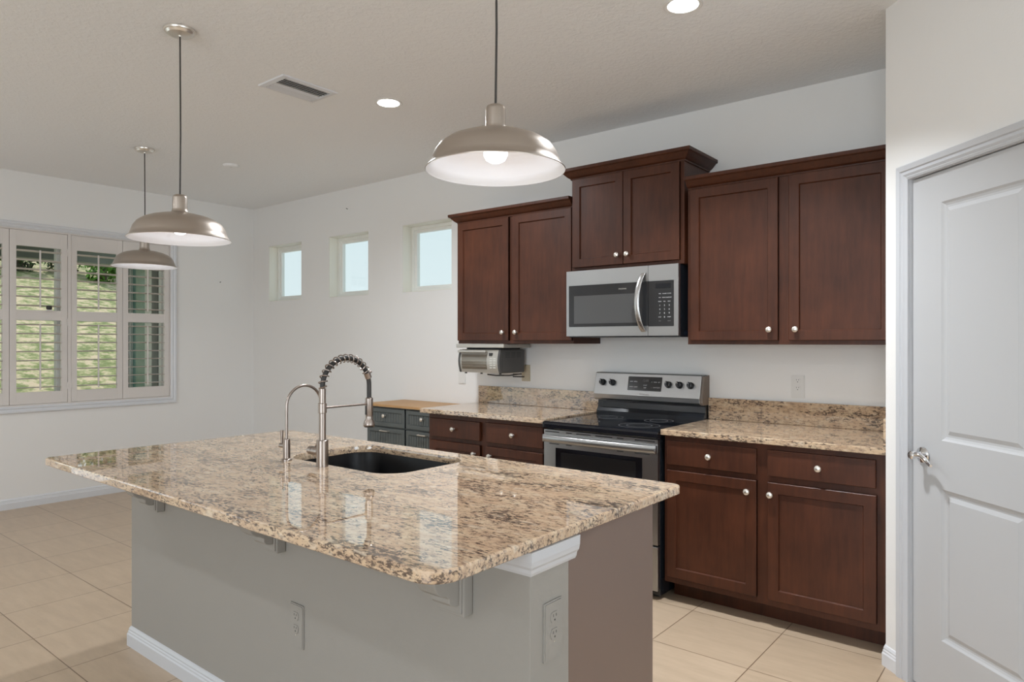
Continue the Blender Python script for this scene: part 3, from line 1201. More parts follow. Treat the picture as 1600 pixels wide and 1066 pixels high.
# ================================================================== MICROWAVE
t = thing('microwave', 'stainless over-the-range microwave with black window hung under the short cabinet', 'microwave', (4.693, -0.2, 1.413))
mx0, mx1, mz0, mz1 = 4.315, 5.072, 1.413, 1.818
MB().box(mx0 + 0.004, mx1 - 0.004, -0.375, -0.002, mz0 - 0.008, mz1 - 0.001, 0.002).obj('case', 'black_enamel', t)
sx = 4.884
b = MB()
wall_holes(b, mx0, sx - 0.001, mz0, mz1, [(mx0 + 0.018, sx - 0.001, 1.470, 1.727)], lambda u, v, w: (u, -0.402 + w, v), 0.026)
md = b.obj('door', 'stainless', t)
MB().prism(rrect(mx0 + 0.0185, sx - 0.0015, 1.4705, 1.7265, [0, 0.006, 0.006, 0], 4), lambda u, v, h: (u, h, v), -0.4015, -0.378).obj('window_border', 'microwave_glass', md)
MB().box(4.372, 4.808, -0.4024, -0.4016, 1.490, 1.662).obj('door_window', 'microwave_window', md)
text_mesh('FRIGIDAIRE', 'lettering', 'toaster_silver', md, 0.0105, Matrix.Translation((4.716, -0.4022, 1.692)) @ FACE_NEG_Y)
# arched handle
b = MB()
tb = bmesh.new()
rings = []
for k in range(17):
    f = k / 16
    zz = 1.436 + (1.776 - 1.436) * f
    bow = math.sin(PI * f) ** 0.75
    yy = -0.406 - 0.044 * bow
    xx = 4.856 - 0.022 * bow
    hw_ = 0.0165
    rings.append([tb.verts.new((xx + hw_ * math.cos(a), yy + 0.006 * math.sin(a), zz)) for a in [2 * PI * j / 14 for j in range(14)]])
for A, Bq in zip(rings[:-1], rings[1:]):
    for k in range(14):
        tb.faces.new((A[k], A[(k + 1) % 14], Bq[(k + 1) % 14], Bq[k]))
tb.faces.new(rings[0][::-1])
tb.faces.new(rings[-1])
bmesh.ops.recalc_face_normals(tb, faces=tb.faces[:])
b.add(tb)
b.obj('handle', 'stainless_bright', md, SM)
b = MB()
wall_holes(b, sx + 0.001, mx1, mz0, mz1, [(sx + 0.001, 5.045, 1.466, 1.727)], lambda u, v, w: (u, -0.402 + w, v), 0.026)
cpn = b.obj('control_panel', 'stainless', t)
key = MB().prism(rrect(sx + 0.0015, 5.0445, 1.4665, 1.7265, [0.006, 0, 0, 0.006], 4), lambda u, v, h: (u, h, v), -0.4015, -0.378).obj('keypad', 'microwave_glass', cpn)
MB().box(4.93, 5.025, -0.4022, -0.4016, 1.682, 1.712).obj('display', 'black_glass', key)
rows = [('TIME', 'POWER', 'CLOCK'), ('POP', 'POTATO', 'DEFROST'), ('PIZZA', 'VEG', 'MELT'), ('1', '2', '3'), ('4', '5', '6'), ('7', '8', '9'), ('STOP', '0', 'START'), ('FAN', '', 'LIGHT')]
for rI, row in enumerate(rows):
    for cI, s in enumerate(row):
        if s:
            mt = 'ink_white' if rI < 7 else 'ink_grey'
            text_mesh(s, 'key_lettering', mt, key, 0.013 if len(s) == 1 else 0.0072,
                      Matrix.Translation((4.958 + 0.029 * cI, -0.4021, 1.652 - 0.0222 * rI)) @ FACE_NEG_Y)

# blue plug in the gap beside the microwave
t = thing('power_plug', 'small blue plug dangling in the gap right of the microwave', 'plug', (5.083, -0.20, 1.412))
MB().lathe([(0, -0.012), (0.010, -0.012), (0.015, -0.007), (0.016, 0.0), (0.013, 0.008), (0.007, 0.011), (0, 0.011)], at((5.084, -0.265, 1.428), (1, -0.2, 0.3)), 20).obj('plug_body', 'blue_plastic', t, SM)
MB().tube([(5.084, -0.255, 1.430), (5.083, -0.24, 1.45), (5.083, -0.235, 1.55), (5.083, -0.23, 1.70)], 0.004, 8).obj('cord', 'cord_black', t, SM)

# ================================================================== TOASTER OVEN
t = thing('toaster_oven', 'small dark and silver toaster oven mounted under the left wall cabinet', 'toaster oven', (3.52, -0.19, 1.15))
tx0, tx1, tf, tz0, tz1 = 3.318, 3.705, -0.305, 1.158, 1.325
MB().box(3.296, 3.745, -0.335, -0.03, 1.336, 1.3635, 0.004).obj('mounting_hood', 'toaster_silver', t)
body = MB().box(tx0, tx1, tf, -0.045, tz0, tz1, 0.008).obj('oven_body', 'toaster_dark', t)
MB().box(tx0 + 0.03, tx1 - 0.03, tf + 0.03, -0.06, tz1 + 0.0005, 1.3355).obj('mounting_bracket', 'slot_dark', t)
b = MB()
for j in range(3):
    for k in range(4):
        b.box(tx1 - 0.001, tx1 + 0.0012, -0.262 + j * 0.062, -0.215 + j * 0.062, 1.268 + k * 0.010, 1.272 + k * 0.010)
b.obj('side_vents', 'slot_dark', body)
prof = []
for k in range(9):
    f = k / 8
    prof.append((tf - 0.001 - 0.028 * math.sin(PI * (0.12 + 0.76 * f)) + 0.0, tz0 + 0.001 + (tz1 - tz0 - 0.004) * f))
prof = [(tf - 0.0005, tz0 + 0.001)] + prof + [(tf - 0.0005, tz1 - 0.003)]
fr = MB().prism(prof, lambda u, v, h: (h, u, v), tx0 - 0.002, tx0 + 0.018).obj('front_trim', 'toaster_dark', t)
MB().prism(prof, lambda u, v, h: (h, u, v), tx0 + 0.0185, 3.602).obj('door', 'toaster_silver', t)
dw_ = [c for c in t.children if c.name.startswith('door')][-1]
b = MB()
p2 = []
for k in range(7):
    f = 0.16 + 0.62 * k / 6
    p2.append((tf - 0.0025 - 0.028 * math.sin(PI * (0.12 + 0.76 * f)), tz0 + (tz1 - tz0) * f))
p2 = [(tf - 0.012, p2[0][1])] + p2 + [(tf - 0.012, p2[-1][1])]
b.prism(p2, lambda u, v, h: (h, u, v), tx0 + 0.032, 3.588)
b.obj('door_window', 'toaster_glass', dw_)
b = MB()
b.box(tx0 + 0.012, 3.596, tf - 0.052, tf - 0.024, 1.302, 1.318, 0.004)
b.obj('door_handle', 'toaster_silver', dw_)
b = MB()
for zz in (1.205, 1.238):
    b.tube([(tx0 + 0.034, tf - 0.0325, zz), (3.586, tf - 0.0325, zz)], 0.0014, 6)
b.obj('rack', 'chrome', dw_)
cpn = MB().prism(prof, lambda u, v, h: (h, u, v), 3.6025, 3.688).obj('control_panel', 'toaster_silver', t)
MB().box(3.612, 3.640, tf - 0.0292, tf - 0.022, 1.280, 1.300).obj('display', 'slot_dark', cpn)
for j in range(2):
    for k in range(5):
        MB().box(3.618 + 0.032 * j, 3.640 + 0.032 * j, tf - 0.0300, tf - 0.024, 1.192 + 0.016 * k, 1.201 + 0.016 * k, 0.001).obj('button', 'button_grey', cpn)
MB().prism(prof, lambda u, v, h: (h, u, v), 3.6885, tx1 + 0.001).obj('front_trim', 'toaster_dark', t)
for xx in (tx0 + 0.03, 3.50, tx1 - 0.03):
    MB().lathe([(0, 0), (0.009, 0), (0.008, 0.010), (0, 0.010)], at((xx, tf + 0.02, tz0 - 0.0095)), 12).obj('foot', 'black_rubber', t, SM)
b = MB()
b.tube([(3.55, -0.28, 1.146), (3.60, -0.24, 1.138), (3.68, -0.19, 1.139), (3.74, -0.13, 1.150), (3.71, -0.09, 1.146), (3.65, -0.11, 1.145), (3.69, -0.16, 1.130), (3.745, -0.10, 1.128)], 0.0045, 8)
b.obj('cord', 'cord_black', t, SM)


# ================================================================== WALL PLATES
def outlet(label, loc, nrm, up_len=0.125, w=0.075, mat='white_plastic', sockets=True):
    """loc = centre on the wall face, nrm = direction into the room"""
    n = Vector(nrm).normalized()
    u = Vector((0, 0, 1)).cross(n).normalized()
    M = Matrix((
        (u.x, 0, n.x, loc[0]), (u.y, 0, n.y, loc[1]), (u.z, 1, n.z, loc[2]), (0, 0, 0, 1)))
    fn = lambda a, c, h: tuple(M @ Vector((a, c, h)))
    t = thing('wall_outlet', label, 'outlet', loc)
    w2, h2 = w / 2, up_len / 2
    b = MB()
    b.prism(rrect(-w2, w2, -h2, h2, 0.004, 3), fn, 0.0005, 0.0045)
    b.prism(rrect(-w2 + 0.004, w2 - 0.004, -h2 + 0.004, h2 - 0.004, 0.004, 3), fn, 0.0045, 0.0068)
    pl = b.obj('cover_plate', mat, t)
    if sockets:
        cz = 0.012
        for s in (-1, 1):
            zc = cz + s * 0.0215
            b = MB()
            pts = [(0.0165 * math.cos(a), max(-0.0135, min(0.0135, 0.0175 * math.sin(a))) + zc) for a in [2 * PI * k / 28 for k in range(28)]]
            b.prism(pts, fn, 0.0069, 0.0092)
            so = b.obj('socket', mat, t)
            b = MB()
            for xx in (-0.006, 0.006):
                b.prism([(xx - 0.001, zc + 0.001), (xx + 0.001, zc + 0.001), (xx + 0.001, zc + 0.008), (xx - 0.001, zc + 0.008)], fn, 0.0089, 0.0095)
            b.prism([(0.0026 * math.cos(a), zc - 0.007 + 0.0026 * math.sin(a)) for a in [2 * PI * k / 10 for k in range(10)]], fn, 0.0089, 0.0095)
            b.obj('slots', 'slot_dark', so)
    b = MB()
    b.prism([(0.0022 * math.cos(a), (-0.030 if sockets else 0) + 0.0022 * math.sin(a)) for a in [2 * PI * k / 10 for k in range(10)]], fn, 0.0066, 0.0075)
    b.obj('screw', 'knob_nickel', t)
    return t


outlet('white outlet plate on the back wall above the right countertop', (5.599, 0.0, 1.128), (0, -1, 0), 0.128, 0.072)
outlet('beige wall plate half hidden behind the toaster oven', (3.685, 0.0, 1.150), (0, -1, 0), 0.12, 0.075, 'beige_plate', False)
outlet('white wall plate below the left end of the toaster oven', (3.045, 0.0, 1.105), (0, -1, 0), 0.115, 0.075, 'white_plastic', False)

# nails left in the walls
t = MB().tube([(0.0005, -0.375, 1.99), (0.016, -0.375, 1.995)], 0.0035, 8).obj('nail', 'slot_dark', None, SM, (0, -0.375, 1.99))
tag(t, 'tiny dark nail in the bare left wall right of the window', 'nail')
t = MB().tube([(1.600, -0.0005, 2.605), (1.600, -0.016, 2.61)], 0.003, 8).obj('nail', 'slot_dark', None, SM, (1.600, 0, 2.605))
tag(t, 'tiny dark nail in the back wall above the middle small window', 'nail')

# ================================================================== ISLAND
ix0, ix1 = 3.458, 5.735        # body
iyf = -2.638                   # seating side face
ICZ = 0.895
isl = thing('kitchen_island', 'long kitchen island with a painted half wall and brown end panel', 'kitchen island', (4.6, -2.3, 0.0))
MB().box(ix0, ix1, iyf, iyf + 0.168, 0.0, ICZ - 0.0305, 0.0015).obj('half_wall', 'island_paint_shaded', isl)
MB().sweep([(ix0, iyf + 0.168), (ix0, iyf), (ix1, iyf), (ix1, iyf + 0.168)][::-1], BB, lambda u, v, h: (u, v, h)).obj('baseboard', 'white_trim_shaded', isl)
TR = [(0, 0), (0.006, 0.0), (0.010, 0.008), (0.012, 0.018), (0.018, 0.026), (0.021, 0.040), (0.022, 0.064), (0, 0.064)]
MB().sweep([(ix0 - 0.0005, iyf + 0.1), (ix0 - 0.0005, iyf - 0.0005), (ix1 + 0.0005, iyf - 0.0005), (ix1 + 0.0005, iyf + 0.190)][::-1], TR,
           lambda u, v, h: (u, v, ICZ - 0.031 - 0.064 + h)).obj('top_moulding', 'white_trim_shaded', isl)
MB().box(ix1 - 0.022, ix1 - 0.002, iyf + 0.1685, -1.990, 0.0, ICZ - 0.0305, 0.001).obj('end_panel', 'cabinet_side_laminate', isl)
# cabinet carcass on the kitchen side
cyf = -1.850
ex1 = 5.610
b = MB()
b.box(ix0 + 0.02, ix0 + 0.04, iyf + 0.1685, cyf, 0.0, ICZ - 0.031)
b.box(ex1 - 0.02, ex1, iyf + 0.1685, cyf, 0.0, ICZ - 0.031)
b.box(ix0 + 0.04, ex1 - 0.02, iyf + 0.1685, cyf, 0.10, 0.118)
b.box(ix0 + 0.04, ex1 - 0.02, cyf - 0.018, cyf, 0.118, ICZ - 0.031)
b.box(ix0 + 0.04, ex1 - 0.02, cyf - 0.09, cyf - 0.07, 0.0, 0.0995)
b.obj('cabinet_body', 'cherry', isl)
MB().box(ex1 + 0.0005, ix1 - 0.0225, -2.028, -2.010, 0.0, ICZ - 0.031).obj('filler_panel', 'cherry', isl)
MB().box(ix1 - 0.0445, ix1 - 0.0225, -2.009, -1.972, 0.10, ICZ - 0.035, 0.002).obj('filler_strip', 'cherry', isl)
for k in range(4):
    a = ix0 + 0.05 + k * (ex1 - ix0 - 0.07) / 4
    c = a + (ex1 - ix0 - 0.07) / 4 - 0.03
    b = MB().shaker(-c, -a, 0.133, 0.845, 0.0, 0.019)
    b.bm.transform(Matrix.Translation((0, cyf + 0.001, 0)) @ Matrix.Rotation(PI, 4, 'Z'))
    dd = b.obj('door', 'cherry', isl)
    MB().lathe(KN, at(((a + 0.04) if k % 2 else (c - 0.04), cyf + 0.020, 0.79), (0, 1, 0)), 20).obj('knob', 'knob_nickel', dd, SM)
# corbels
for cx_ in (3.745, 4.640, 5.500):
    b = MB()
    zt = ICZ - 0.031
    w = 0.034
    yb_ = iyf - 0.0235
    # back plate
    b.box(cx_ - 0.046, cx_ + 0.046, yb_ - 0.012, yb_ + 0.0225, zt - 0.205, zt, 0.003)
    b.box(cx_ - 0.040, cx_ + 0.040, yb_ - 0.018, yb_ - 0.011, zt - 0.196, zt, 0.002)
    # S scroll
    pr = [(0, 0), (0.150, 0), (0.155, -0.012)]
    for k in range(9):
        f = k / 8
        pr.append((0.150 - 0.080 * f - 0.022 * math.sin(PI * f), -0.022 - 0.085 * f + 0.012 * math.sin(2 * PI * f)))
    for k in range(8):
        f = (k + 1) / 8
        a = PI * 0.5 - f * PI * 0.95
        pr.append((0.030 + 0.036 * math.sin(a + 0.35) + 0.008, -0.140 + 0.034 * math.cos(a + PI * 0.45) * 1.0))
    pr2 = [(0, 0), (0.150, 0), (0.155, -0.014), (0.146, -0.028), (0.128, -0.040), (0.110, -0.050), (0.098, -0.066), (0.092, -0.086), (0.088, -0.104),
           (0.078, -0.122), (0.062, -0.134), (0.046, -0.138), (0.036, -0.146), (0.036, -0.158), (0.026, -0.168), (0.012, -0.172), (0, -0.172)]
    b.prism(pr2, lambda u, v, h: (h, yb_ - 0.0175 - u, zt - 0.001 + v), cx_ - w, cx_ + w, 0.003)
    b.obj('corbel', 'island_paint_shaded', isl)

# countertop with sink cut-out
tx = thing('island_countertop', 'glossy speckled granite slab topping the island, sink cut into it', 'countertop', (4.6, -2.4, ICZ - 0.03))
ox0, ox1, oy0, oy1 = 3.445, 5.753, -2.980, -1.812
sx0, sx1, sy0, sy1 = 4.195, 4.868, -2.335, -1.895
b = MB()
tb = bmesh.new()
outer = rrect(ox0, ox1, oy0, oy1, [0.03, 0.045, 0.03, 0.075], 10)
inner = rrect(sx0, sx1, sy0, sy1, 0.11, 10)
ER = 0.006


def ring(poly, inset, z):
    n = len(poly)
    out = []
    for i in range(n):
        p0, p1, p2_ = Vector(poly[i - 1]), Vector(poly[i]), Vector(poly[(i + 1) % n])
        d0, d1 = (p1 - p0), (p2_ - p1)
        d0 = d0.normalized() if d0.length > 1e-7 else d1.normalized()
        d1 = d1.normalized() if d1.length > 1e-7 else d0
        m = Vector((-d0.y - d1.y, d0.x + d1.x)).normalized()
        q = p1 + m * inset
        out.append(tb.verts.new((q.x, q.y, z)))
    return out


zt, zb = ICZ, ICZ - 0.03
lv = [ring(outer, ER, zt), ring(outer, ER * 0.3, zt - ER * 0.3), ring(outer, 0, zt - ER), ring(outer, 0, zb + 0.003), ring(outer, 0.003, zb)]
li = [ring(inner, -0.004, zt), ring(inner, -0.001, zt - 0.0012), ring(inner, 0, zt - 0.004), ring(inner, 0, zb)]


def strips(levels, flip):
    for A, Bq in zip(levels[:-1], levels[1:]):
        n = len(A)
        for k in range(n):
            f = (A[k], A[(k + 1) % n], Bq[(k + 1) % n], Bq[k])
            tb.faces.new(f if not flip else f[::-1])


strips(lv, True)
strips(li, False)
for (A, Bq) in ((lv[0], li[0]), (lv[-1], li[-1])):
    ed = []
    for R_ in (A, Bq):
        for k in range(len(R_)):
            e_ = tb.edges.get((R_[k], R_[(k + 1) % len(R_)]))
            ed.append(e_)
    bmesh.ops.triangle_fill(tb, use_beauty=True, edges=ed)
bmesh.ops.recalc_face_normals(tb, faces=tb.faces[:])
b.add(tb)
b.obj('slab', 'granite', tx, 0.35)

# sink
sk = thing('kitchen_sink', 'black undermount sink set into the island countertop', 'sink', (4.53, -2.115, ICZ - 0.24))
b = MB()
tb = bmesh.new()


def sring(e, z, r):
    return [tb.verts.new((p[0], p[1], z)) for p in rrect(sx0 - e, sx1 + e, sy0 - e, sy1 + e, r, 10)]


L = [sring(0.022, zb - 0.0008, 0.125), sring(0.006, zb - 0.0008, 0.115), sring(0.004, zb - 0.006, 0.113), sring(-0.006, zb - 0.17, 0.10), sring(-0.02, zb - 0.195, 0.088), sring(-0.05, zb - 0.205, 0.06)]
Lo = [sring(0.022, zb - 0.008, 0.125), sring(0.012, zb - 0.012, 0.118), sring(0.004, zb - 0.20, 0.11), sring(-0.04, zb - 0.222, 0.07)]
strips(L, False)
tb.faces.new(L[-1])
strips(Lo, True)
tb.faces.new(Lo[-1][::-1])
for k in range(len(L[0])):
    n_ = len(L[0])
    tb.faces.new((L[0][k], Lo[0][k], Lo[0][(k + 1) % n_], L[0][(k + 1) % n_]))
bmesh.ops.recalc_face_normals(tb, faces=tb.faces[:])
b.add(tb)
b.obj('basin', 'sink_composite', sk, 0.7)
MB().lathe([(0, 0), (0.030, 0), (0.044, 0.002), (0.046, 0.004), (0.044, 0.006), (0.034, 0.004), (0, 0.003)], at((4.53, -2.115, zb - 0.2045)), 32).obj('drain', 'faucet_steel', sk, SM)

# outlets on the island
outlet('pale outlet plate on the painted front of the island', (4.753, iyf, 0.425), (0, -1, 0), 0.146, 0.078, 'island_paint_shaded')
outlet('pale outlet plate on the end of the island half wall', (ix1, -2.546, 0.640), (1, 0, 0), 0.150, 0.080, 'island_paint_shaded')

# ------------------------------------------------------------------ main faucet
fx, fy = 4.520, -2.372
fc = thing('kitchen_faucet', 'tall spring-neck pull-down faucet at the front of the sink', 'faucet', (fx, fy, ICZ))
MB().lathe([(0, 0), (0.0225, 0), (0.0225, 0.100), (0.021, 0.102), (0, 0.102)], at((fx, fy, ICZ + 0.0003)), 32).obj('faucet_base', 'faucet_steel', fc, SM)
b = MB()
b.lathe([(0.0135, 0.1025), (0.0135, 0.300), (0.011, 0.302), (0, 0.302)], at((fx, fy, ICZ)), 24)
b.lathe([(0.0137, 0.205), (0.0165, 0.207), (0.0165, 0.243), (0.0137, 0.245)], at((fx, fy, ICZ)), 24)
b.obj('column', 'faucet_steel', fc, SM)
R_ARC = 0.1145
zc_ = ICZ + 0.300


def arcpt(a):
    return Vector((fx, fy + R_ARC - R_ARC * math.cos(a), zc_ + 0.002 + R_ARC * math.sin(a)))


hose = [arcpt(PI * k / 40) for k in range(41)]
hose += [Vector((fx, fy + 2 * R_ARC, zc_ - 0.012 * k)) for k in range(1, 5)]
MB().tube(hose, 0.0095, 12).obj('hose', 'black_rubber', fc, SM)
coil = []
turns = 14
NC = turns * 18
amax = PI * 0.86
for k in range(NC + 1):
    f = k / NC
    a = amax * f
    c = arcpt(a)
    rad_ = Vector((0, -math.cos(a), math.sin(a)))
    ph = 2 * PI * turns * f
    coil.append(c + (rad_ * math.cos(ph) + Vector((1, 0, 0)) * math.sin(ph)) * 0.0155)
MB().tube(coil, 0.0025, 6).obj('spring', 'faucet_steel', fc, SM)
b = MB()
c = arcpt(amax)
tn = Vector((0, math.sin(amax), math.cos(amax)))
b.tube([c - tn * 0.004, c + tn * 0.020], 0.0135, 16)
b.tube([c + Vector((0, 0.012, 0.004)), c + Vector((0, 0.022, 0.008))], 0.005, 8)
b.obj('spring_clip', 'faucet_steel', fc, SM)
hy_ = fy + 2 * R_ARC
b = MB()
b.lathe([(0, 0), (0.020, 0), (0.0235, 0.006), (0.0235, 0.014), (0.0195, 0.026), (0.0145, 0.034), (0.0145, 0.048), (0.0158, 0.052), (0.0158, 0.118), (0.012, 0.122), (0, 0.122)], at((fx, hy_, zc_ - 0.170)), 28)
b.obj('spray_head', 'faucet_steel', fc, SM)
b = MB().box(fx - 0.004, fx + 0.004, hy_ - 0.0185, hy_ - 0.0145, zc_ - 0.118, zc_ - 0.080, 0.001)
b.obj('spray_button', 'black_rubber', fc)
b = MB()
b.tube([(fx, fy + 0.016, ICZ + 0.226), (fx, hy_ - 0.018, ICZ + 0.226)], 0.0045, 12)
b.tube([(fx, hy_ - 0.019, ICZ + 0.226), (fx, hy_ - 0.0157, ICZ + 0.226)], 0.008, 12)
b.obj('docking_arm', 'faucet_steel', fc, SM)
b = MB()
hx = Vector((-1.0, 0.05, 0.0)).normalized()
p = Vector((fx, fy, ICZ + 0.054))
b.tube([p + hx * 0.018, p + hx * 0.060], 0.0172, 24)
b.tube([p + hx * 0.062, p + hx * 0.084], 0.0172, 24)
b.tube([p + hx * 0.050 + Vector((0, 0, 0.014)), p + hx * 0.032 + Vector((0, 0, 0.034)), p + hx * 0.020 + Vector((0, 0, 0.044))], 0.0038, 10)
b.obj('handle', 'faucet_steel', fc, SM)

# filtered water faucet
wx, wy = 4.298, -2.385
wf = thing('filter_faucet', 'slim gooseneck water faucet left of the main faucet', 'faucet', (wx, wy, ICZ))
MB().lathe([(0, 0), (0.021, 0), (0.021, 0.006), (0.0145, 0.009), (0.0145, 0.086), (0.012, 0.088), (0, 0.088)], at((wx, wy, ICZ + 0.0003)), 28).obj('faucet_base', 'faucet_steel', wf, SM)
pts = [(wx, wy, ICZ + 0.088), (wx, wy, ICZ + 0.14), (wx, wy, ICZ + 0.20)]
RA = 0.083
for k in range(1, 25):
    a = PI * 0.90 * k / 24
    pts.append((wx, wy + RA - RA * math.cos(a), ICZ + 0.218 + RA * math.sin(a)))
MB().tube(pts, 0.0058, 14).obj('spout', 'faucet_steel', wf, SM)
b = MB()
q = Vector((wx, wy, ICZ + 0.058))
b.tube([q + Vector((-0.012, 0.0, 0)), q + Vector((-0.044, 0.0, 0))], 0.0095, 16)
b.tube([q + Vector((-0.034, 0.0, 0.009)), q + Vector((-0.034, 0.0, 0.062))], [0.0048, 0.0070], 12)
b.obj('handle', 'faucet_steel', wf, SM)

# ================================================================== PENDANT LAMPS
SHADE_O = [(0.2165, 0.0), (0.2175, 0.003), (0.214, 0.007), (0.205, 0.014), (0.199, 0.030), (0.190, 0.054), (0.176, 0.074), (0.152, 0.091), (0.120, 0.104),
           (0.085, 0.113), (0.050, 0.118), (0.040, 0.121), (0.034, 0.130), (0.0315, 0.142), (0.031, 0.190), (0.028, 0.200), (0.020, 0.204), (0.0, 0.205)]
SHADE_I = [(0.2160, 0.0005), (0.2125, 0.006), (0.203, 0.013), (0.1965, 0.030), (0.1875, 0.053), (0.1735, 0.072), (0.150, 0.0885), (0.118, 0.1015), (0.083, 0.110), (0.045, 0.114), (0.0, 0.1145)]


def pendant(x, y, rim, label):
    t = thing('pendant_lamp', label, 'pendant lamp', (x, y, rim), 'nickel barn pendant lamps')
    M = at((x, y, rim))
    MB().lathe(SHADE_O, M, 72).obj('lamp_shade', 'satin_nickel', t, 0.9)
    MB().lathe(SHADE_I, M, 72).obj('shade_lining', 'shade_white', t, 0.9)
    MB().lathe([(0, 0.024), (0.016, 0.026), (0.030, 0.034), (0.037, 0.048), (0.037, 0.058), (0.030, 0.074), (0.018, 0.088), (0.014, 0.110), (0, 0.110)], M, 32).obj('bulb', 'bulb_glow', t, SM)
    MB().tube([(x, y, rim + 0.2045), (x + 0.003, y + 0.001, (rim + CH) / 2), (x, y, CH - 0.030)], 0.0036, 8).obj('cord', 'cord_black', t, SM)
    MB().lathe([(0, -0.031), (0.007, -0.031), (0.008, -0.026), (0.040, -0.025), (0.053, -0.021), (0.058, -0.014), (0.060, -0.011), (0.066, -0.010), (0.068, -0.005), (0.068, 0.0), (0, 0.0)], at((x, y, CH - 0.0004)), 40).obj('ceiling_canopy', 'knob_nickel', t, SM)
    return t


pendant(5.380, -2.350, 1.908, 'nearest brushed nickel pendant, lit, hanging over the right end of the island')
pendant(3.630, -2.500, 1.840, 'lit nickel pendant over the far end of the island, its canopy and cord in view')
pendant(1.501, -1.752, 1.929, 'farthest and smallest-looking nickel pendant, hanging in front of the shutters')

# ================================================================== CEILING FIXTURES


def downlight(x, y, label, power, spread):
    t = thing('recessed_light', label, 'ceiling light', (x, y, CH))
    MB().lathe([(0.064, -0.002), (0.078, -0.004), (0.082, -0.001), (0.082, 0.0), (0.064, 0.0)], at((x, y, CH - 0.0003)), 48, closed=True).obj('trim_ring', 'white_plastic', t, SM)
    MB().lathe([(0, -0.0032), (0.055, -0.003), (0.0635, -0.0015), (0.0635, -0.0002), (0, -0.0002)], at((x, y, CH - 0.0003)), 48).obj('lens', 'lamp_lens', t, SM)
    a = area('downlight_beam', (0, 0, 0), (0, 0, -1), 0.12, 0.12, power, WARM, 'DISK', math.radians(spread))
    a.parent = t
    a.location = (0, 0, -0.006)
    return t


downlight(3.638, -1.274, 'round lit recessed ceiling light beside the air vent', 17, 150)
downlight(5.508, -1.282, 'round lit recessed ceiling light cut by the top edge, above the range', 17, 115)

t = thing('smoke_detector', 'low white round detector on the far ceiling near the small pendant', 'smoke detector', (1.564, -1.117, CH))
MB().lathe([(0, -0.016), (0.040, -0.016), (0.052, -0.012), (0.060, -0.004), (0.062, 0), (0, 0)], at((1.564, -1.117, CH - 0.0003)), 40).obj('detector_body', 'ceiling_texture', t, SM)
MB().lathe([(0, -0.018), (0.010, -0.018), (0.011, -0.0165), (0, -0.0165)], at((1.564, -1.117, CH - 0.0003)), 16).obj('test_button', 'white_plastic', t, SM)

t = thing('air_vent', 'white rectangular louvered air vent in the ceiling', 'vent', (3.42, -1.742, CH))
vx0, vx1, vy0, vy1 = 3.300, 3.546, -1.918, -1.565
b = MB()
b.sweep([(vx0, vy0), (vx1, vy0), (vx1, vy1), (vx0, vy1)], [(0, 0), (0.004, -0.006), (0.030, -0.010), (0.032, -0.004), (0.032, 0)], lambda u, v, h: (u, v, CH - 0.0004 + h), closed=True)
b.obj('vent_frame', 'white_trim', t)
MB().box(vx0 + 0.033, vx1 - 0.033, vy0 + 0.033, vy1 - 0.033, CH - 0.0020, CH - 0.0005).obj('vent_opening', 'slot_dark', t)
b = MB()
n = 8
for k in range(n):
    xx = vx0 + 0.046 + (vx1 - vx0 - 0.092) * k / (n - 1)
    s = -1 if k < n / 2 else 1
    b.prism([(xx - 0.0035, -0.0022), (xx + 0.0005, -0.0022), (xx + s * 0.014 + 0.0005, -0.012), (xx + s * 0.014 - 0.0035, -0.012)], lambda u, v, h: (u, h, CH + v), vy0 + 0.034, vy1 - 0.034)
b.obj('vent_louvers', 'white_trim', t)

# ================================================================== OUTSIDE THE LEFT WINDOW
tb = bmesh.new()
nx, ny = 36, 26
grid = []
for i in range(nx + 1):
    dd_ = 18.0 * i / nx
    row = []
    for j in range(ny + 1):
        yy = -12 + 19.0 * j / ny
        zz = -0.1 + 0.5 * (1 - math.exp(-dd_)) + 0.235 * dd_ + random.uniform(-0.04, 0.04)
        row.append(tb.verts.new((-3.2 - dd_, yy, zz)))
    grid.append(row)
for i in range(nx):
    for j in range(ny):
        tb.faces.new((grid[i][j], grid[i + 1][j], grid[i + 1][j + 1], grid[i][j + 1]))
bmesh.ops.recalc_face_normals(tb, faces=tb.faces[:])
b = MB()
b.add(tb)
struct(b.obj('lawn', 'grass', None, 2.0), 'sloping patchy lawn seen through the shutters')
struct(MB().box(-3.2, -0.19, -8, 0.15, -0.12, -0.02).obj('floor_lanai', 'concrete'))
struct(MB().box(-3.3, -0.19, -8, 0.15, 2.72, 2.80).obj('ceiling_lanai', 'soffit'))
struct(MB().box(-3.3, -3.1, -8, 0.15, 2.41, 2.7195).obj('trim_4', 'soffit'), 'grey-green roof beam outside the shuttered window')
b = MB()
wall_holes(b, -2.15, -0.181, -0.02, 2.7195, [(-1.92, -1.02, 0.05, 2.32)], lambda u, v, w: (u, -0.50 + w, v), 0.2)
struct(b.obj('wall_lanai', 'stucco'))
r = struct_empty('window_6', (-1.5, -0.45, 0.05))
b = MB()
b.sweep([(-1.919, 0.051), (-1.021, 0.051), (-1.021, 2.319), (-1.919, 2.319)], [(0, -0.03), (0, 0.03), (0.035, 0.03), (0.035, -0.03)], lambda u, v, h: (u, -0.45 + h, v), closed=True)
b.box(-1.40, -1.23, -0.52, -0.42, 0.087, 2.283)
b.obj('window_frame', 'vinyl', r)
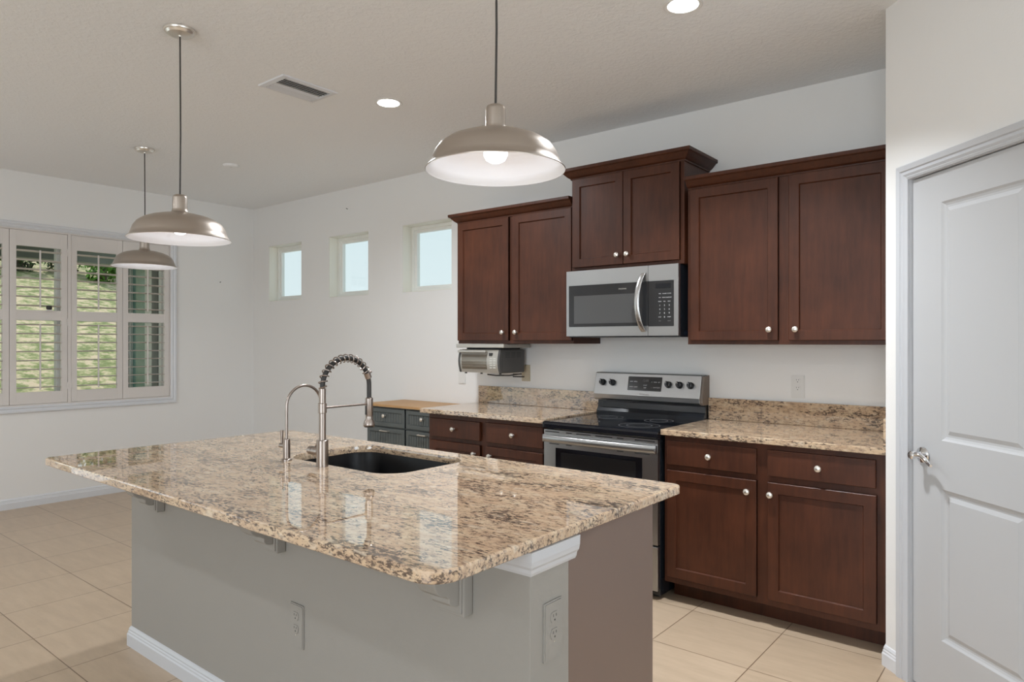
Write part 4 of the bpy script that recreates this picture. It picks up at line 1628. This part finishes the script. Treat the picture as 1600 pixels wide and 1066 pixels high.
MB().box(-1.90, -1.401, -0.452, -0.447, 0.07, 2.30).obj('pane', 'teal_glass', r)
MB().box(-1.229, -1.04, -0.452, -0.447, 0.07, 2.30).obj('pane', 'black_glass', r)


def bush(x, y, z, rx, rz, mat, label, n=420):
    t = thing('tree', label, 'tree', (x, y, z), 'trees at the top of the lawn')
    MB().tube([(x, y, z - 0.3), (x + 0.05, y, z + rz * 0.8), (x, y + 0.08, z + rz * 1.4)], [0.12, 0.09, 0.04], 8).obj('trunk', 'bark', t, SM)
    tb = bmesh.new()
    for k in range(n):
        a, c = random.uniform(0, 2 * PI), math.acos(random.uniform(-1, 1))
        rr = random.uniform(0.55, 1.0)
        p = Vector((x + rx * rr * math.sin(c) * math.cos(a), y + rx * rr * math.sin(c) * math.sin(a), z + rz * 1.05 + rz * rr * math.cos(c)))
        s = random.uniform(0.08, 0.17)
        R3 = Matrix.Rotation(random.uniform(0, 6.28), 3, 'X') @ Matrix.Rotation(random.uniform(0, 6.28), 3, 'Z')
        vs = [tb.verts.new(p + R3 @ Vector(q_)) for q_ in ((-s, 0, 0), (0, -s * 0.45, 0.03), (s, 0, 0), (0, s * 0.45, 0.03))]
        tb.faces.new(vs)
    b = MB()
    b.add(tb)
    b.obj('foliage', mat, t)


for (yy, xx, rx, rz, mt, lb) in ((1.2, -15.6, 0.55, 0.8, 'leaf_dark', 'dark tree at the lawn top seen at the far left edge'),
                                 (2.3, -16.0, 0.52, 0.8, 'leaf_dark', 'dark green tree at the lawn top seen in the left half of the left shutter'),
                                 (3.35, -16.0, 0.52, 0.8, 'leaf_dark', 'dark leafy tree at the lawn top seen in the right half of the left shutter'),
                                 (4.0, -14.8, 0.52, 0.75, 'leaf_light', 'bright green tree at the lawn top seen left in the shutter right of the post'),
                                 (4.85, -15.8, 0.60, 0.85, 'leaf_light', 'bright green tree at the lawn top seen right in the shutter right of the post')):
    dd_ = -xx - 3.2
    bush(xx, yy, -0.1 + 0.5 + 0.235 * dd_ - 0.25, rx, rz, mt, lb)
